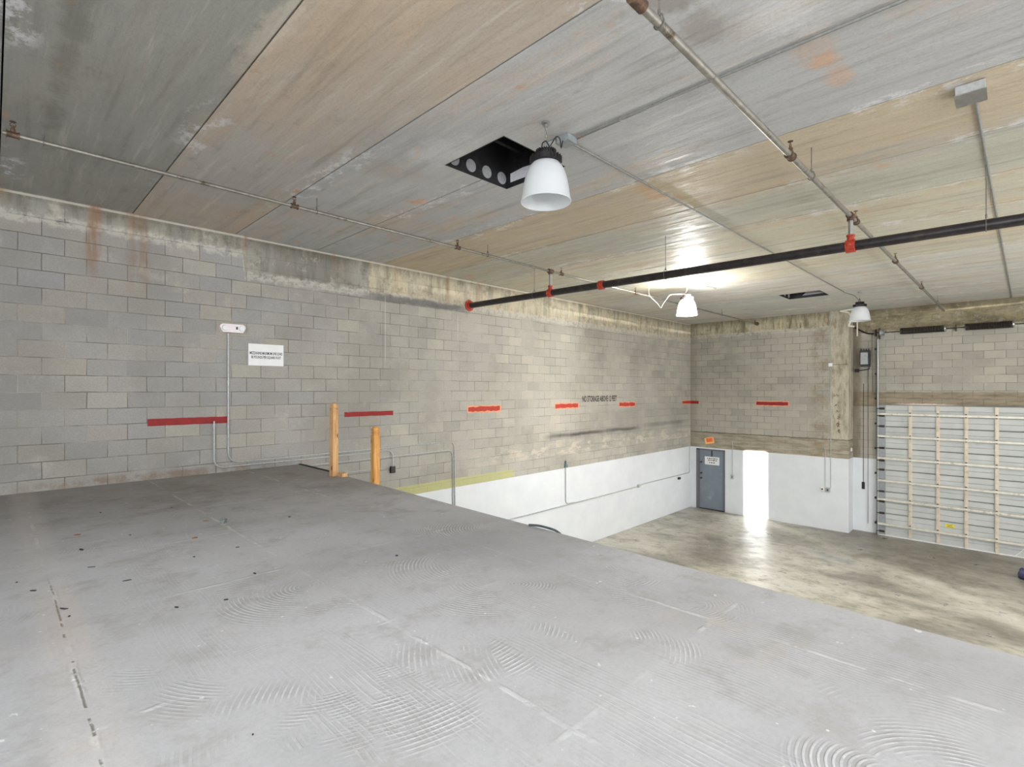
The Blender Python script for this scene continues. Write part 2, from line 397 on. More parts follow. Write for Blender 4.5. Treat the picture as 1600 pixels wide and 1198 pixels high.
def mat_mezz():
    t = NT('trowelled_mezzanine_concrete')
    n1 = t.noise(t.P, .55, 6, .62); n2 = t.noise(t.P, 3.2, 6, .7); fine = t.noise(t.P, 55, 4, .7)
    col = t.ramp(n1, [(.3, srgb(166, 166, 168)), (.5, srgb(186, 186, 188)), (.7, srgb(198, 198, 202))])
    col = t.mx(t.mul(t.sm(n2, .5, .66), .5), col, srgb(156, 153, 148))
    col = t.mx(t.mul(t.sm(t.noise(t.stretch(1, 1, 1), 1.4, 5, .7), .58, .74), .35), col, srgb(196, 178, 156))
    cell = t.n('ShaderNodeTexWhiteNoise', {0: t.vec(t.ma('FLOOR', t.ma('DIVIDE', t.ma('SUBTRACT', t.x, .25), 1.18)), t.ma('FLOOR', t.ma('DIVIDE', t.ma('SUBTRACT', t.y, 1.115), 1.18)), 0.0)}).outputs[0]
    col = t.mx(t.mul(cell, .2), col, srgb(146, 145, 146))
    # darker and browner towards the far wall
    tone_mix = t.mul(t.sm(t.add(t.y, t.mul(n2, 2.0)), 4.8, 8.6), .62)
    col = t.mx(tone_mix, col, srgb(128, 121, 110))
    dk = t.mul(t.mul(t.win(t.y, 5.5, 7.9, .5), t.win(t.x, .3, 3.3, .4)), t.sm(t.noise(t.P, 1.1, 5, .65), .46, .62))
    col = t.mx(t.mul(dk, .38), col, srgb(104, 98, 90))
    # notched-trowel arcs in patches
    hs, msk_all = None, None
    for (sc, seed, off, frq, thr) in ((1.25, 3.1, 1.5, 255.0, .3), (1.9, 17.7, .9, 300.0, .3)):
        vin = t.n('ShaderNodeVectorMath', {0: t.vec(t.x, t.y, 0.0), 1: (seed, seed * 1.7, 0)}, operation='ADD').outputs[0]
        wv = t.n('ShaderNodeTexNoise', {'Vector': vin, 'Scale': 1.6, 'Detail': 2.0})
        vin2 = t.n('ShaderNodeVectorMath', {0: vin, 1: t.n('ShaderNodeVectorMath', {0: wv.outputs['Color'], 1: (.35, .35, 0)}, operation='MULTIPLY').outputs[0]}, operation='ADD').outputs[0]
        vo = t.n('ShaderNodeTexVoronoi', {'Vector': vin2, 'Scale': sc}, feature='F1', voronoi_dimensions='2D')
        rc = t.n('ShaderNodeSeparateColor', [vo.outputs['Color']])
        ofs = t.n('ShaderNodeVectorMath', {0: t.n('ShaderNodeVectorMath', {0: vo.outputs['Color'], 1: (.5, .5, .5)}, operation='SUBTRACT').outputs[0], 1: (off, off, 0)}, operation='MULTIPLY').outputs[0]
        ctr = t.n('ShaderNodeVectorMath', {0: vo.outputs['Position'], 1: ofs}, operation='ADD').outputs[0]
        dif = t.n('ShaderNodeVectorMath', {0: vin, 1: ctr}, operation='SUBTRACT').outputs[0]
        xy = t.n('ShaderNodeSeparateXYZ', [dif])
        d2 = t.ma('SQRT', t.add(t.mul(xy.outputs[0], xy.outputs[0]), t.mul(xy.outputs[1], xy.outputs[1])))
        wav = t.ma('SINE', t.mul(t.add(d2, t.mul(wv.outputs[0], .02)), frq))
        wav = t.sm(wav, -.2, .9)
        inner = t.sm(vo.outputs['Distance'], .22, .42, 1.0, 0.0)
        msk = t.mul(t.sm(rc.outputs[2], thr, thr + .1), t.mul(inner, t.sm(t.noise(vin, 2.6, 4, .6), .42, .58)))
        h = t.mul(wav, msk)
        hs = h if hs is None else t.ma('MAXIMUM', hs, h)
        msk_all = msk if msk_all is None else t.ma('MAXIMUM', msk_all, msk)
    # long straight notches running with the slab on the near right
    lw = t.sm(t.ma('SINE', t.mul(t.add(t.x, t.mul(t.noise(t.stretch(.7, .5, 0), 1.5, 2), .22)), 290.0)), -.1, .9)
    lm = t.mul(t.sm(t.noise(t.stretch(1.6, .7, 0), 1.25, 3, .5), .49, .57), t.sm(t.y, 1.4, 3.0, 1.0, .4))
    lm = t.mul(lm, t.sm(t.noise(t.stretch(60, 2, 0), 1.0, 3, .7), .38, .6))
    hs = t.ma('MAXIMUM', hs, t.mul(t.mul(lw, lm), .5))
    edgef = t.ma('SUBTRACT', t.x, t.mul(t.y, .029))
    smooth_edge = t.mul(t.sm(edgef, 2.84, 2.93, 1.0, 0.0), t.sm(t.y, 5.0, 6.4, 1.0, .15))
    smooth_edge = t.mul(smooth_edge, t.sm(t.x, .2, .9, .3, 1.0))
    hs = t.mul(t.mul(hs, smooth_edge), t.sm(t.noise(t.P, 9, 5, .75), .34, .56, .2, 1.0))
    groove = t.mul(t.mul(t.ma('SUBTRACT', 1.0, lw), lm), smooth_edge)
    # board joints
    lines = None
    wb = t.mul(t.ma('SUBTRACT', t.noise(t.P, 2.5, 5, .7), .5), .05)
    for (c, ph) in ((t.x, .25), (t.y, 1.115)):
        fr = t.ma('ABSOLUTE', t.ma('SUBTRACT', t.ma('FRACT', t.add(t.ma('DIVIDE', t.ma('SUBTRACT', t.add(c, wb), ph), 1.18), .5)), .5))
        l = t.sm(fr, .004, .016, 1.0, 0.0)
        lines = l if lines is None else t.ma('MAXIMUM', lines, l)
    lines = t.mul(lines, t.mul(t.sm(t.noise(t.P, 1.7, 3), .46, .6), t.sm(t.noise(t.P, 9, 3), .35, .55)))
    lines = t.mul(lines, t.sm(edgef, 2.9, 2.95, 1.0, 0.0))
    col = t.mx(t.mul(lines, .42), col, srgb(222, 222, 222))
    crack = t.mul(t.win(t.add(t.x, t.mul(wb, .5)), .244, .252, .003), t.mul(t.sm(t.noise(t.stretch(4, 9, 1), 1.5, 2), .45, .5), t.win(t.y, .4, 4.2, .2)))
    col = t.mx(t.mul(crack, .85), col, srgb(58, 54, 50))
    band = t.mul(t.win(t.x, .14, .34, .05), .22)
    col = t.mx(band, col, srgb(214, 206, 198))
    col = t.mx(t.mul(t.win(t.add(t.x, wb), .2, .32, .08), t.mul(t.win(t.y, 3.0, 4.0, .3), .16)), col, srgb(200, 165, 135))
    col = t.mx(t.mul(hs, .34), col, srgb(232, 232, 234))
    col = t.mx(t.mul(groove, .22), col, srgb(132, 130, 130))
    col = t.mx(t.mul(t.mul(t.ma('SUBTRACT', msk_all, hs, None, True), smooth_edge), .3), col, srgb(136, 135, 134))
    sp = t.sm(t.noise(t.P, 22, 2, .5), .72, .76)
    col = t.mx(t.mul(sp, .6), col, srgb(232, 232, 230))
    col = t.mx(t.mul(t.sm(fine, .4, .7), .18), col, srgb(130, 128, 126))
    h = t.add(t.mul(hs, .5), t.add(t.mul(lines, .7), t.add(t.mul(n2, .45), t.mul(fine, .16))))
    h = t.ma('SUBTRACT', h, t.mul(crack, .6))
    t.bump(h, .006, .75)
    return t.out(col, t.sm(n2, .3, .7, .62, .8))

def mat_floor():
    t = NT('stained_lower_floor_concrete')
    sv = t.stretch(1.6, .8, 1)
    n1 = t.noise(sv, .55, 7, .66, .3); n2 = t.noise(t.P, 1.7, 7, .72); n3 = t.noise(sv, 5.5, 5, .7)
    col = t.ramp(n1, [(.3, srgb(112, 106, 94)), (.42, srgb(142, 137, 126)), (.52, srgb(176, 171, 156)), (.62, srgb(194, 190, 178)), (.72, srgb(158, 162, 160))])
    col = t.mx(t.mul(t.sm(n2, .5, .66), .5), col, srgb(122, 117, 104))
    col = t.mx(t.mul(t.sm(n2, .32, .44, 1.0, 0.0), .4), col, srgb(150, 156, 152))
    col = t.mx(t.mul(t.sm(n3, .55, .7), .4), col, srgb(198, 192, 168))
    col = t.mx(t.mul(t.sm(n3, .34, .46, 1.0, 0.0), .5), col, srgb(88, 82, 72))
    near_door = t.mul(t.sm(t.add(t.x, t.mul(n2, 2.0)), 14.2, 17.2), t.sm(t.y, 5.6, 3.2))
    col = t.mx(t.mul(near_door, .6), col, srgb(98, 90, 76))
    t.bump(t.add(t.mul(n3, .5), t.mul(t.noise(t.P, 30, 3), .12)), .008, .5)
    return t.out(col, t.sm(n2, .3, .7, .26, .48), spec=.6)

def mat_wood(name, base, dark):
    t = NT(name)
    g = t.noise(t.stretch(30, 30, 1.6), 1.4, 4, .6, .6)
    c = t.ramp(g, [(.3, dark), (.55, base), (.75, tuple(min(1, x * 1.15) for x in base[:3]) + (1,))])
    kn = t.n('ShaderNodeTexVoronoi', {'Vector': t.stretch(7, 7, 3.2), 'Scale': 1.0}).outputs['Distance']
    c = t.mx(t.mul(t.sm(kn, .10, .17, 1.0, 0.0), .85), c, srgb(70, 38, 20))
    c = t.mx(t.mul(t.sm(t.noise(t.P, 6, 4), .56, .66), .4), c, srgb(170, 116, 70))
    t.bump(g, .002, .6)
    return t.out(c, .6)

M = {}
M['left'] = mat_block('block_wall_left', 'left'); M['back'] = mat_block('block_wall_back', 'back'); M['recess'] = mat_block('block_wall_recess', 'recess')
M['ceil'] = mat_ceiling(); M['mezz'] = mat_mezz(); M['floor'] = mat_floor()
M['plain_wall'] = mat_plain('plain_concrete', srgb(190, 187, 178), .85, 0, .1, 2)
M['galv'] = mat_plain('galvanised_conduit', srgb(186, 188, 188), .4, .3, .12, 30)
M['conduit_ceiling'] = mat_plain('dull_ceiling_conduit', srgb(142, 142, 138), .5, .3, .12, 30)
M['rod'] = mat_plain('thin_hanger_rod', srgb(112, 110, 106), .5, .3, .12, 30)
M['pipe'] = mat_plain('sprinkler_branch_steel', srgb(150, 146, 138), .38, .6, .15, 14, srgb(92, 78, 64))
M['black_pipe'] = mat_plain('black_steel_pipe', srgb(62, 58, 60), .38, .5, .2, 12, srgb(84, 74, 66))
M['iron'] = mat_plain('cast_iron_fitting', srgb(104, 82, 66), .6, .4, .3, 40, srgb(70, 52, 42))
M['red'] = mat_plain('orange_red_coupling', srgb(182, 62, 40), .5, 0, .2, 30, srgb(150, 52, 34))
M['red_dark'] = mat_plain('dark_red_wall_paint', srgb(146, 34, 34), .7, 0, .14, 14)
M['red_orange'] = mat_plain('orange_red_wall_paint', srgb(184, 60, 44), .7, 0, .14, 14)
M['halo'] = mat_plain('faded_orange_wall_paint', srgb(232, 160, 124), .8, 0, .12, 20)
M['black'] = mat_plain('black_paint', srgb(30, 29, 30), .6, 0, .1, 20)
M['heat'] = mat_plain('black_heat_sink', srgb(40, 38, 40), .45, .3, .15, 20)
M['white'] = mat_plain('white_enamel', srgb(232, 232, 232), .45, 0, .04, 12)
M['white_sign'] = mat_plain('white_sign_board', srgb(234, 234, 234), .55, 0, .02, 6)
M['pinkish'] = mat_plain('off_white_plastic', srgb(236, 226, 228), .5, 0, .04, 10)
M['orange_paper'] = mat_plain('orange_notice_paper', srgb(248, 140, 70), .7, 0, .06, 40)
M['peach'] = mat_plain('pale_orange_paper', srgb(250, 190, 120), .7, 0, .06, 40)
M['red_ink'] = mat_plain('red_print', srgb(222, 84, 60), .7, 0, .06, 40)
M['door'] = mat_plain('blue_grey_door_paint', srgb(120, 130, 142), .42, 0, .06, 3, srgb(140, 150, 160))
M['frame'] = mat_plain('grey_door_frame_paint', srgb(104, 104, 108), .5, 0, .08, 5)
M['steel'] = mat_plain('brushed_steel', srgb(170, 170, 168), .3, .8, .08, 30)
M['skin'] = mat_plain('white_steel_door_sheet', srgb(188, 191, 189), .5, 0, .05, 3, srgb(176, 180, 178))
M['stile'] = mat_plain('cream_galvanised_stile', srgb(214, 204, 186), .45, .15, .08, 9, srgb(180, 168, 148))
M['strut'] = mat_plain('galvanised_strut', srgb(222, 218, 206), .42, .25, .08, 9, srgb(176, 170, 158))
M['dark_metal'] = mat_plain('dark_oily_steel', srgb(66, 60, 54), .5, .5, .2, 30)
M['spring'] = mat_plain('dark_spring_steel', srgb(58, 52, 48), .5, .5, .2, 30, srgb(88, 66, 50))
M['yellow'] = mat_plain('yellow_sticker', srgb(232, 214, 60), .6, 0, .06, 40)
M['grey_box'] = mat_plain('grey_enclosure', srgb(150, 156, 158), .45, .2, .1, 20)
M['lining'] = mat_plain('black_opening_lining', srgb(30, 29, 32), .7, 0, .3, 10, srgb(52, 48, 46))
M['plug'] = mat_plain('grey_core_plug', srgb(164, 164, 168), .8, 0, .12, 30)
M['wood1'] = mat_wood('pine_post_wood', srgb(206, 164, 114), srgb(172, 120, 74))
M['wood2'] = mat_wood('yellow_pine_post_wood', srgb(210, 156, 84), srgb(174, 114, 54))
M['debris'] = mat_plain('dark_debris', srgb(44, 42, 48), .7, 0, .2, 60)
M['brown'] = mat_plain('dry_brown_flake', srgb(150, 108, 78), .85, 0, .2, 60)
M['grey_debris'] = mat_plain('crumpled_grey_scrap', srgb(120, 126, 124), .6, 0, .3, 80)
M['rope'] = mat_plain('white_cord', srgb(228, 230, 226), .7, 0, .05, 60)
M['cloth'] = mat_plain('purple_blue_cloth', srgb(84, 80, 120), .9, 0, .2, 30)
M['white_tube'] = mat_plain('white_painted_tube', srgb(228, 224, 214), .5, 0, .05, 20)
M['hose'] = mat_plain('grey_black_hose', srgb(72, 80, 80), .6, 0, .15, 40)
M['paper'] = mat_plain('torn_white_paper', srgb(226, 226, 230), .8, 0, .06, 30)

def mat_shade(name, lit):
    t = NT(name); b = t.b
    t.out(srgb(238, 240, 242), .32)
    b.inputs['Subsurface Weight'].default_value = 0
    b.inputs['Transmission Weight'].default_value = 0
    if lit:
        b.inputs['Emission Color'].default_value = (1, .98, .94, 1); b.inputs['Emission Strength'].default_value = 7
    else:
        tr = t.n('ShaderNodeBsdfTranslucent', [srgb(235, 238, 240)])
        mxs = t.n('ShaderNodeMixShader', {0: .45, 1: b.outputs[0], 2: tr.outputs[0]})
        t.link(mxs.outputs[0], t.t.nodes['Material Output'].inputs[0])
    return t.m
M['shade'] = mat_shade('frosted_white_lamp_shade', False); M['shade_lit'] = mat_shade('glowing_lamp_shade', True)

# ------------------------------------------------------------------ setting
XB, YR = -6.0, -7.0
def edge_x(y): return 3.215 + .029 * y
b = MB(); b.box((XB, YR, -.25), (RX + .2, WY, 0)); struct(b.build('floor', M['floor']), 'stained glossy concrete floor of the lower bay')
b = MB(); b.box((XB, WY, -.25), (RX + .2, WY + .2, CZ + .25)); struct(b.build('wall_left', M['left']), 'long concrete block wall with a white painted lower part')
# back wall with the opening of the entry door, and the column corner
DY0, DY1, DZ = 6.92, 7.91, 2.06
b = MB()
b.box((BX, DY1, 0), (BX + .55, WY, CZ)); b.box((BX, DY0, DZ), (BX + .55, DY1, CZ)); b.box((BX, COLY, 0), (BX + .55, DY0, CZ))
struct(b.build('wall_back', M['back']), 'concrete block back wall with column and white painted lower part')
b = MB()   # recessed wall around the roller bay door
b.box((RX, COLY, 0), (RX + .2, WY, CZ)); b.box((RX, 2.79, 0), (RX + .2, COLY, CZ)); b.box((RX, -2.1, 3.66), (RX + .2, 2.79, CZ)); b.box((RX, YR, 0), (RX + .2, -2.1, CZ))
struct(b.build('wall_front', M['recess']), 'recessed block wall above and beside the overhead door')
b = MB()   # right wall with the tall narrow opening the sun comes through
x0, x1 = 17.1 - (6.30 + 7) * .7, 17.1 - (5.635 + 7) * .7
b.box((XB, YR - .03, 0), (x0, YR, CZ)); b.box((x1, YR - .03, 0), (RX, YR, CZ)); b.box((x0, YR - .03, 2.40), (x1, YR, CZ))
struct(b.build('wall_right', M['plain_wall']))
b = MB(); b.box((XB - .2, YR, 0), (XB, WY, CZ)); struct(b.build('wall_rear', M['plain_wall']))

# mezzanine slab
b = MB(); b.prism([(XB, YR), (edge_x(YR), YR), (edge_x(WY), WY), (XB, WY)], 'Z', MZ - .22, MZ)
struct(b.build('mezzanine_floor', M['mezz']), 'pale trowel-marked concrete mezzanine slab')

# ceiling planks with two cut openings
H1 = (3.21, 4.09, 3.27, 4.12); H2 = (13.3, 14.12, 3.22, 4.10)
b = MB(); rnd = random.Random(4)
k = -6
while True:
    xa, xb = .05 + k * PW, .05 + (k + 1) * PW
    if xa > RX: break
    xa2, xb2 = max(xa + .005, XB), min(xb - .005, RX + .2); dz = rnd.uniform(0, .006)
    k += 1
    if xb2 <= XB: continue
    rects = [(xa2, xb2, YR, WY)]
    for hx0, hx1, hy0, hy1 in (H1, H2):
        new = []
        for (a0, a1, c0, c1) in rects:
            ix0, ix1, iy0, iy1 = max(a0, hx0), min(a1, hx1), max(c0, hy0), min(c1, hy1)
            if ix0 >= ix1 or iy0 >= iy1: new.append((a0, a1, c0, c1)); continue
            new += [(a0, a1, c0, iy0), (a0, a1, iy1, c1)]
            if a0 < ix0: new.append((a0, ix0, iy0, iy1))
            if ix1 < a1: new.append((ix1, a1, iy0, iy1))
        rects = new
    for (a0, a1, c0, c1) in rects: b.box((a0, c0, CZ + dz), (a1, c1, CZ + .2))
b.box((XB, YR, CZ + .62), (RX + .2, WY, CZ + .66))
for yy in (YR, WY): b.box((XB, yy - .02, CZ + .2), (RX + .2, yy + .02, CZ + .62))
for xx in (XB, RX + .2): b.box((xx - .02, YR, CZ + .2), (xx + .02, WY, CZ + .62))
struct(b.build('ceiling', M['ceil']), 'precast concrete plank ceiling with brown and grey stains')

def opening(n, H, cores, lab):
    x0, x1, y0, y1 = H; t_ = .012; zt = CZ + .2
    e = bpy.data.objects.new('trim_%d' % n, None); COL.objects.link(e); e.location = ((x0 + x1) / 2, (y0 + y1) / 2, CZ); struct(e, lab)
    b = MB()
    b.box((x0, y1 - t_, CZ + .004), (x1, y1, zt + .3)); b.box((x1 - t_, y0, CZ + .004), (x1, y1, zt + .3))
    b.box((x0, y0, CZ + .004), (x0 + t_, y1, zt + .3)); b.box((x0, y0, CZ + .004), (x1, y0 + t_, zt + .3))
    b.box((x0, y0, zt + .3), (x1, y1, zt + .31))
    b.build('lining', M['lining'], e)
    for i in range(cores):
        cx = x0 + .11 + i * (x1 - x0 - .2) / max(1, cores - 1)
        d = MB(); d.lathe([(.001, 0), (.066, 0), (.066, -.006), (.001, -.006)], (cx, y1 - t_, CZ + .1), 28, 'Y')
        d.build('core_plug', M['plug'], e)
    for j in range(2):
        b = MB(); yy = y0 + .25 + j * .32; b.box((x0 + t_, yy, zt + .12), (x1 - t_, yy + .05, zt + .2)); b.build('joist', M['heat'], e)
    return e
o1 = opening(1, H1, 4, 'square black opening cut in the ceiling planks beside the near lamp')
b = MB(); pts = [(3.42, CZ + .06), (3.75, CZ + .05), (4.09, CZ + .055), (4.09, CZ + .15), (3.9, CZ + .165), (3.7, CZ + .15), (3.55, CZ + .16), (3.42, CZ + .15)]
b.prism([(p[0] - .05, p[1]) for p in pts], 'X', H1[1] - .02, H1[1] - .013); b.build('torn_paper', M['paper'], o1)
o2 = opening(2, H2, 3, 'dark rectangular opening cut in the ceiling near the back wall')
b = MB(); b.prism([(3.24, CZ + .07), (3.8, CZ + .06), (3.7, CZ + .15), (3.24, CZ + .16)], 'X', H2[1] - .02, H2[1] - .013); b.build('torn_paper', M['plug'], o2)
# short wires hanging at the openings' rims
def wire(name, lab, pts, m, r=.003, cat='wire'):
    b = MB(); b.tube(pts, r, 6, .02); return tag(b.build(name, m, origin=Vector(pts[0])), lab, cat)
wire('loose_wire', 'white loose wire hanging out of the ceiling opening beside the near lamp', [(3.75, 3.285, CZ + .12), (3.72, 3.33, CZ + .03), (3.79, 3.38, CZ - .05), (3.9, 3.36, CZ - .04)], M['rope'], .004)

# baseboard-like dark joint strip of the door in the back wall
e = bpy.data.objects.new('door_1', None); COL.objects.link(e); e.location = (BX, 7.4, 0); struct(e, 'blue-grey steel entry door in the corner of the back wall')
b = MB(); b.box((BX - .012, DY1 - .10, 0), (BX + .12, DY1, DZ)); b.box((BX - .012, DY0, 0), (BX + .12, DY0 + .035, DZ)); b.box((BX - .012, DY0, DZ - .045), (BX + .12, DY1, DZ))
b.build('door_frame', M['frame'], e)
b = MB(); b.box((BX + .03, DY0 + .035, .03), (BX + .075, DY1 - .10, DZ - .045)); leaf = b.build('door_leaf', M['door'], e)
b = MB(); b.box((BX - .004, DY0 + .03, 0), (BX + .07, DY1 - .1, .025)); b.build('threshold', M['dark_metal'], e)
for zz, rr in ((1.05, .032), (1.22, .028), (1.6, .026)):
    b = MB(); b.lathe([(.001, 0), (rr, 0), (rr, -.02), (rr * .6, -.035), (rr * .6, -.06), (rr * .9, -.065), (.001, -.075)], (BX + .03, DY1 - .17, zz), 18, 'X'); b.build('lock' if zz > 1.1 else 'handle', M['dark_metal'], e, True)
b = MB(); b.box((BX + .0, 7.36, DZ - .25), (BX + .03, 7.385, DZ - .05)); b.build('closer_arm', M['dark_metal'], e)

# overhead door
e = bpy.data.objects.new('door_2', None); COL.objects.link(e); e.location = (17.5, .4, 0); struct(e, 'white sectional overhead door with galvanised struts')
GY0, GY1 = -2.0, 2.80
X0 = 17.56
for sidx in range(6):
    z0 = .02 + sidx * .607; prof = [(X0 + .01, z0), (X0 - .012, z0 + .012)]
    for g in (.15, .30, .45):
        prof += [(X0 - .012, z0 + g - .009), (X0 + .006, z0 + g), (X0 - .012, z0 + g + .009)]
    prof += [(X0 - .012, z0 + .582), (X0 + .012, z0 + .594), (X0 + .035, z0 + .596), (X0 + .035, z0)]
    b = MB(); b.prism(prof, 'Y', GY0, GY1); b.build('door_section', M['skin'], e)
b = MB(); b.box((X0 + .036, GY0, .03), (X0 + .05, GY1, 3.66)); b.build('seam_light_block', M['heat'], e)  # added dark sheet: darkens the section seams and blocks outside light
SZ = [3.40, 2.78, 2.17, 1.545, 1.02, .335]
stY = [2.08, 1.50, .94, .37, -.2, -.77, -1.34]
for yy in stY:
    b = MB(); b.prism([(X0 - .012, yy - .042), (X0 - .018, yy - .042), (X0 - .018, yy - .026), (X0 - .055, yy - .026), (X0 - .055, yy + .026), (X0 - .018, yy + .026), (X0 - .018, yy + .042), (X0 - .012, yy + .042)], 'Z', .03, 3.64)
    st = b.build('stile', M['stile'], e)
    for zj in [.02 + k2 * .607 for k2 in range(1, 6)]:
        h = MB(); h.box((X0 - .060, yy - .024, zj - .045), (X0 - .055, yy + .024, zj + .045)); h.tube([(X0 - .064, yy - .038, zj), (X0 - .064, yy + .038, zj)], .010, 8); h.build('hinge', M['stile'], st)
    for zs in SZ:
        h = MB(); h.box((X0 - .062, yy - .02, zs - .05), (X0 - .055, yy + .02, zs - .028)); h.box((X0 - .062, yy - .02, zs + .028), (X0 - .055, yy + .02, zs + .05)); h.build('strut_bolts', M['dark_metal'], st)
b = MB(); b.box((X0 - .05, GY1 - .17, .03), (X0 - .012, GY1 - .0, 3.64)); est = b.build('end_stile', M['grey_box'], e)
for zj in [.02 + k2 * .607 for k2 in range(1, 6)] + [.12, .33, .95, 1.55, 2.1, 2.75, 3.35, 3.55]:
    h = MB(); h.box((X0 - .062, GY1 - .15, zj - .03), (X0 - .05, GY1 - .03, zj + .03)); h.tube([(X0 - .07, GY1 - .16, zj), (X0 - .07, GY1 + .02, zj)], .011, 8); h.build('roller_hinge', M['dark_metal'], est)
for zz in SZ:
    b = MB(); b.prism([(X0 - .055, zz - .026), (X0 - .125, zz - .026), (X0 - .125, zz + .026), (X0 - .055, zz + .026)], 'Y', GY0, GY1)
    b.build('strut', M['strut'], e)
b = MB(); b.box((X0 - .03, GY0, .0), (X0 + .03, GY1, .025)); b.build('seal_light_gap', M['white'], e)  # seal coloured white to stand for daylight showing under the door
# vertical track up to the drum
b = MB(); b.box((17.50, 2.815, .0), (17.645, 2.83, 5.5)); b.box((17.50, 2.785, .0), (17.515, 2.83, 5.5))
tr = b.build('track', M['galv'], e)
for zz in (.3, 1.0, 1.7, 2.4, 3.1, 3.8, 4.5, 5.2):
    h = MB(); h.box((17.52, 2.83, zz), (17.645, 2.88, zz + .05)); h.build('track_bracket', M['dark_metal'], tr)
# white sticker spots on the door
c = atx(1484, 822, X0 - .02); b = MB(); b.box((X0 - .016, c.y - .09, c.z - .04), (X0 - .0125, c.y + .09, c.z + .05)); y_ = b.build('door_sticker', M['yellow'], origin=(X0 - .014, c.y, c.z)); tag(y_, 'small yellow warning sticker on the white overhead door', 'sticker')
b = MB()
for q, wq in ((.03, .12), (.005, .09), (-.02, .13)): b.box((X0 - .018, c.y - wq / 2, c.z + q - .004), (X0 - .0162, c.y + wq / 2, c.z + q + .004))
b.build('print', M['black'], y_)
# torsion shaft assembly
sh = thing('spring_shaft', 'dark door spring shaft with cable drum above the overhead door', 'door hardware', (17.5, 2.8, 5.68))
b = MB(); b.tube([(17.5, 2.86, 5.68), (17.5, -2.0, 5.68)], .014, 10); b.build('shaft', M['dark_metal'], sh)
b = MB(); b.lathe([(.02, -.06), (.085, -.05), (.07, -.03), (.07, .03), (.085, .05), (.02, .06)], (17.5, 2.70, 5.68), 20, 'Y'); b.build('cable_drum', M['grey_box'], sh, True)
b = MB(); b.lathe([(.01, 2.835), (.10, 2.835), (.10, 2.855), (.01, 2.855)], (17.5, 0, 5.68), 20, 'Y'); b.build('chain_wheel', M['dark_metal'], sh)
for q_ in (((17.46, 2.76, 5.5), (17.645, 2.775, 5.8)), ((17.46, 1.13, 5.6), (17.645, 1.145, 5.76))):
    b = MB(); b.box(*q_); b.build('bearing_plate', M['dark_metal'], sh)
for (ya, yb) in ((2.27, 1.36), (.93, .08)):
    lab = 'dark torsion spring nearer the cable drum above the overhead door' if ya > 2 else 'brown-black torsion spring farther from the cable drum above the overhead door'
    s_ = thing('torsion_spring', lab, 'spring', (17.5, (ya + yb) / 2, 5.68), None)
    n = 30; b = MB(); hel = []
    for i in range(n * 10 + 1):
        a = i / 10 * 2 * math.pi; hel.append((17.5 + .078 * math.cos(a), ya + (yb - ya) * i / (n * 10), 5.68 + .078 * math.sin(a)))
    b.tube(hel, .0125, 6); b.build('coil', M['spring'], s_, True)
    for yy in (ya, yb):
        b = MB(); b.lathe([(.016, -.03), (.075, -.03), (.085, .02), (.016, .03)], (17.5, yy, 5.68), 18, 'Y'); b.build('winding_cone', M['steel'] if yy == yb else M['dark_metal'], s_, True)
# dark arm from the column to the drum
p = [Vector((17.6, 3.36, 5.88)), Vector((17.58, 3.2, 5.76)), Vector((17.55, 3.05, 5.68)), Vector((17.5, 2.9, 5.66))]
b = MB(); b.tube(p, .022, 8, .08); tag(b.build('curved_arm', M['heat'], origin=p[0]), 'dark curved cable arm between the column and the door drum', 'cable')

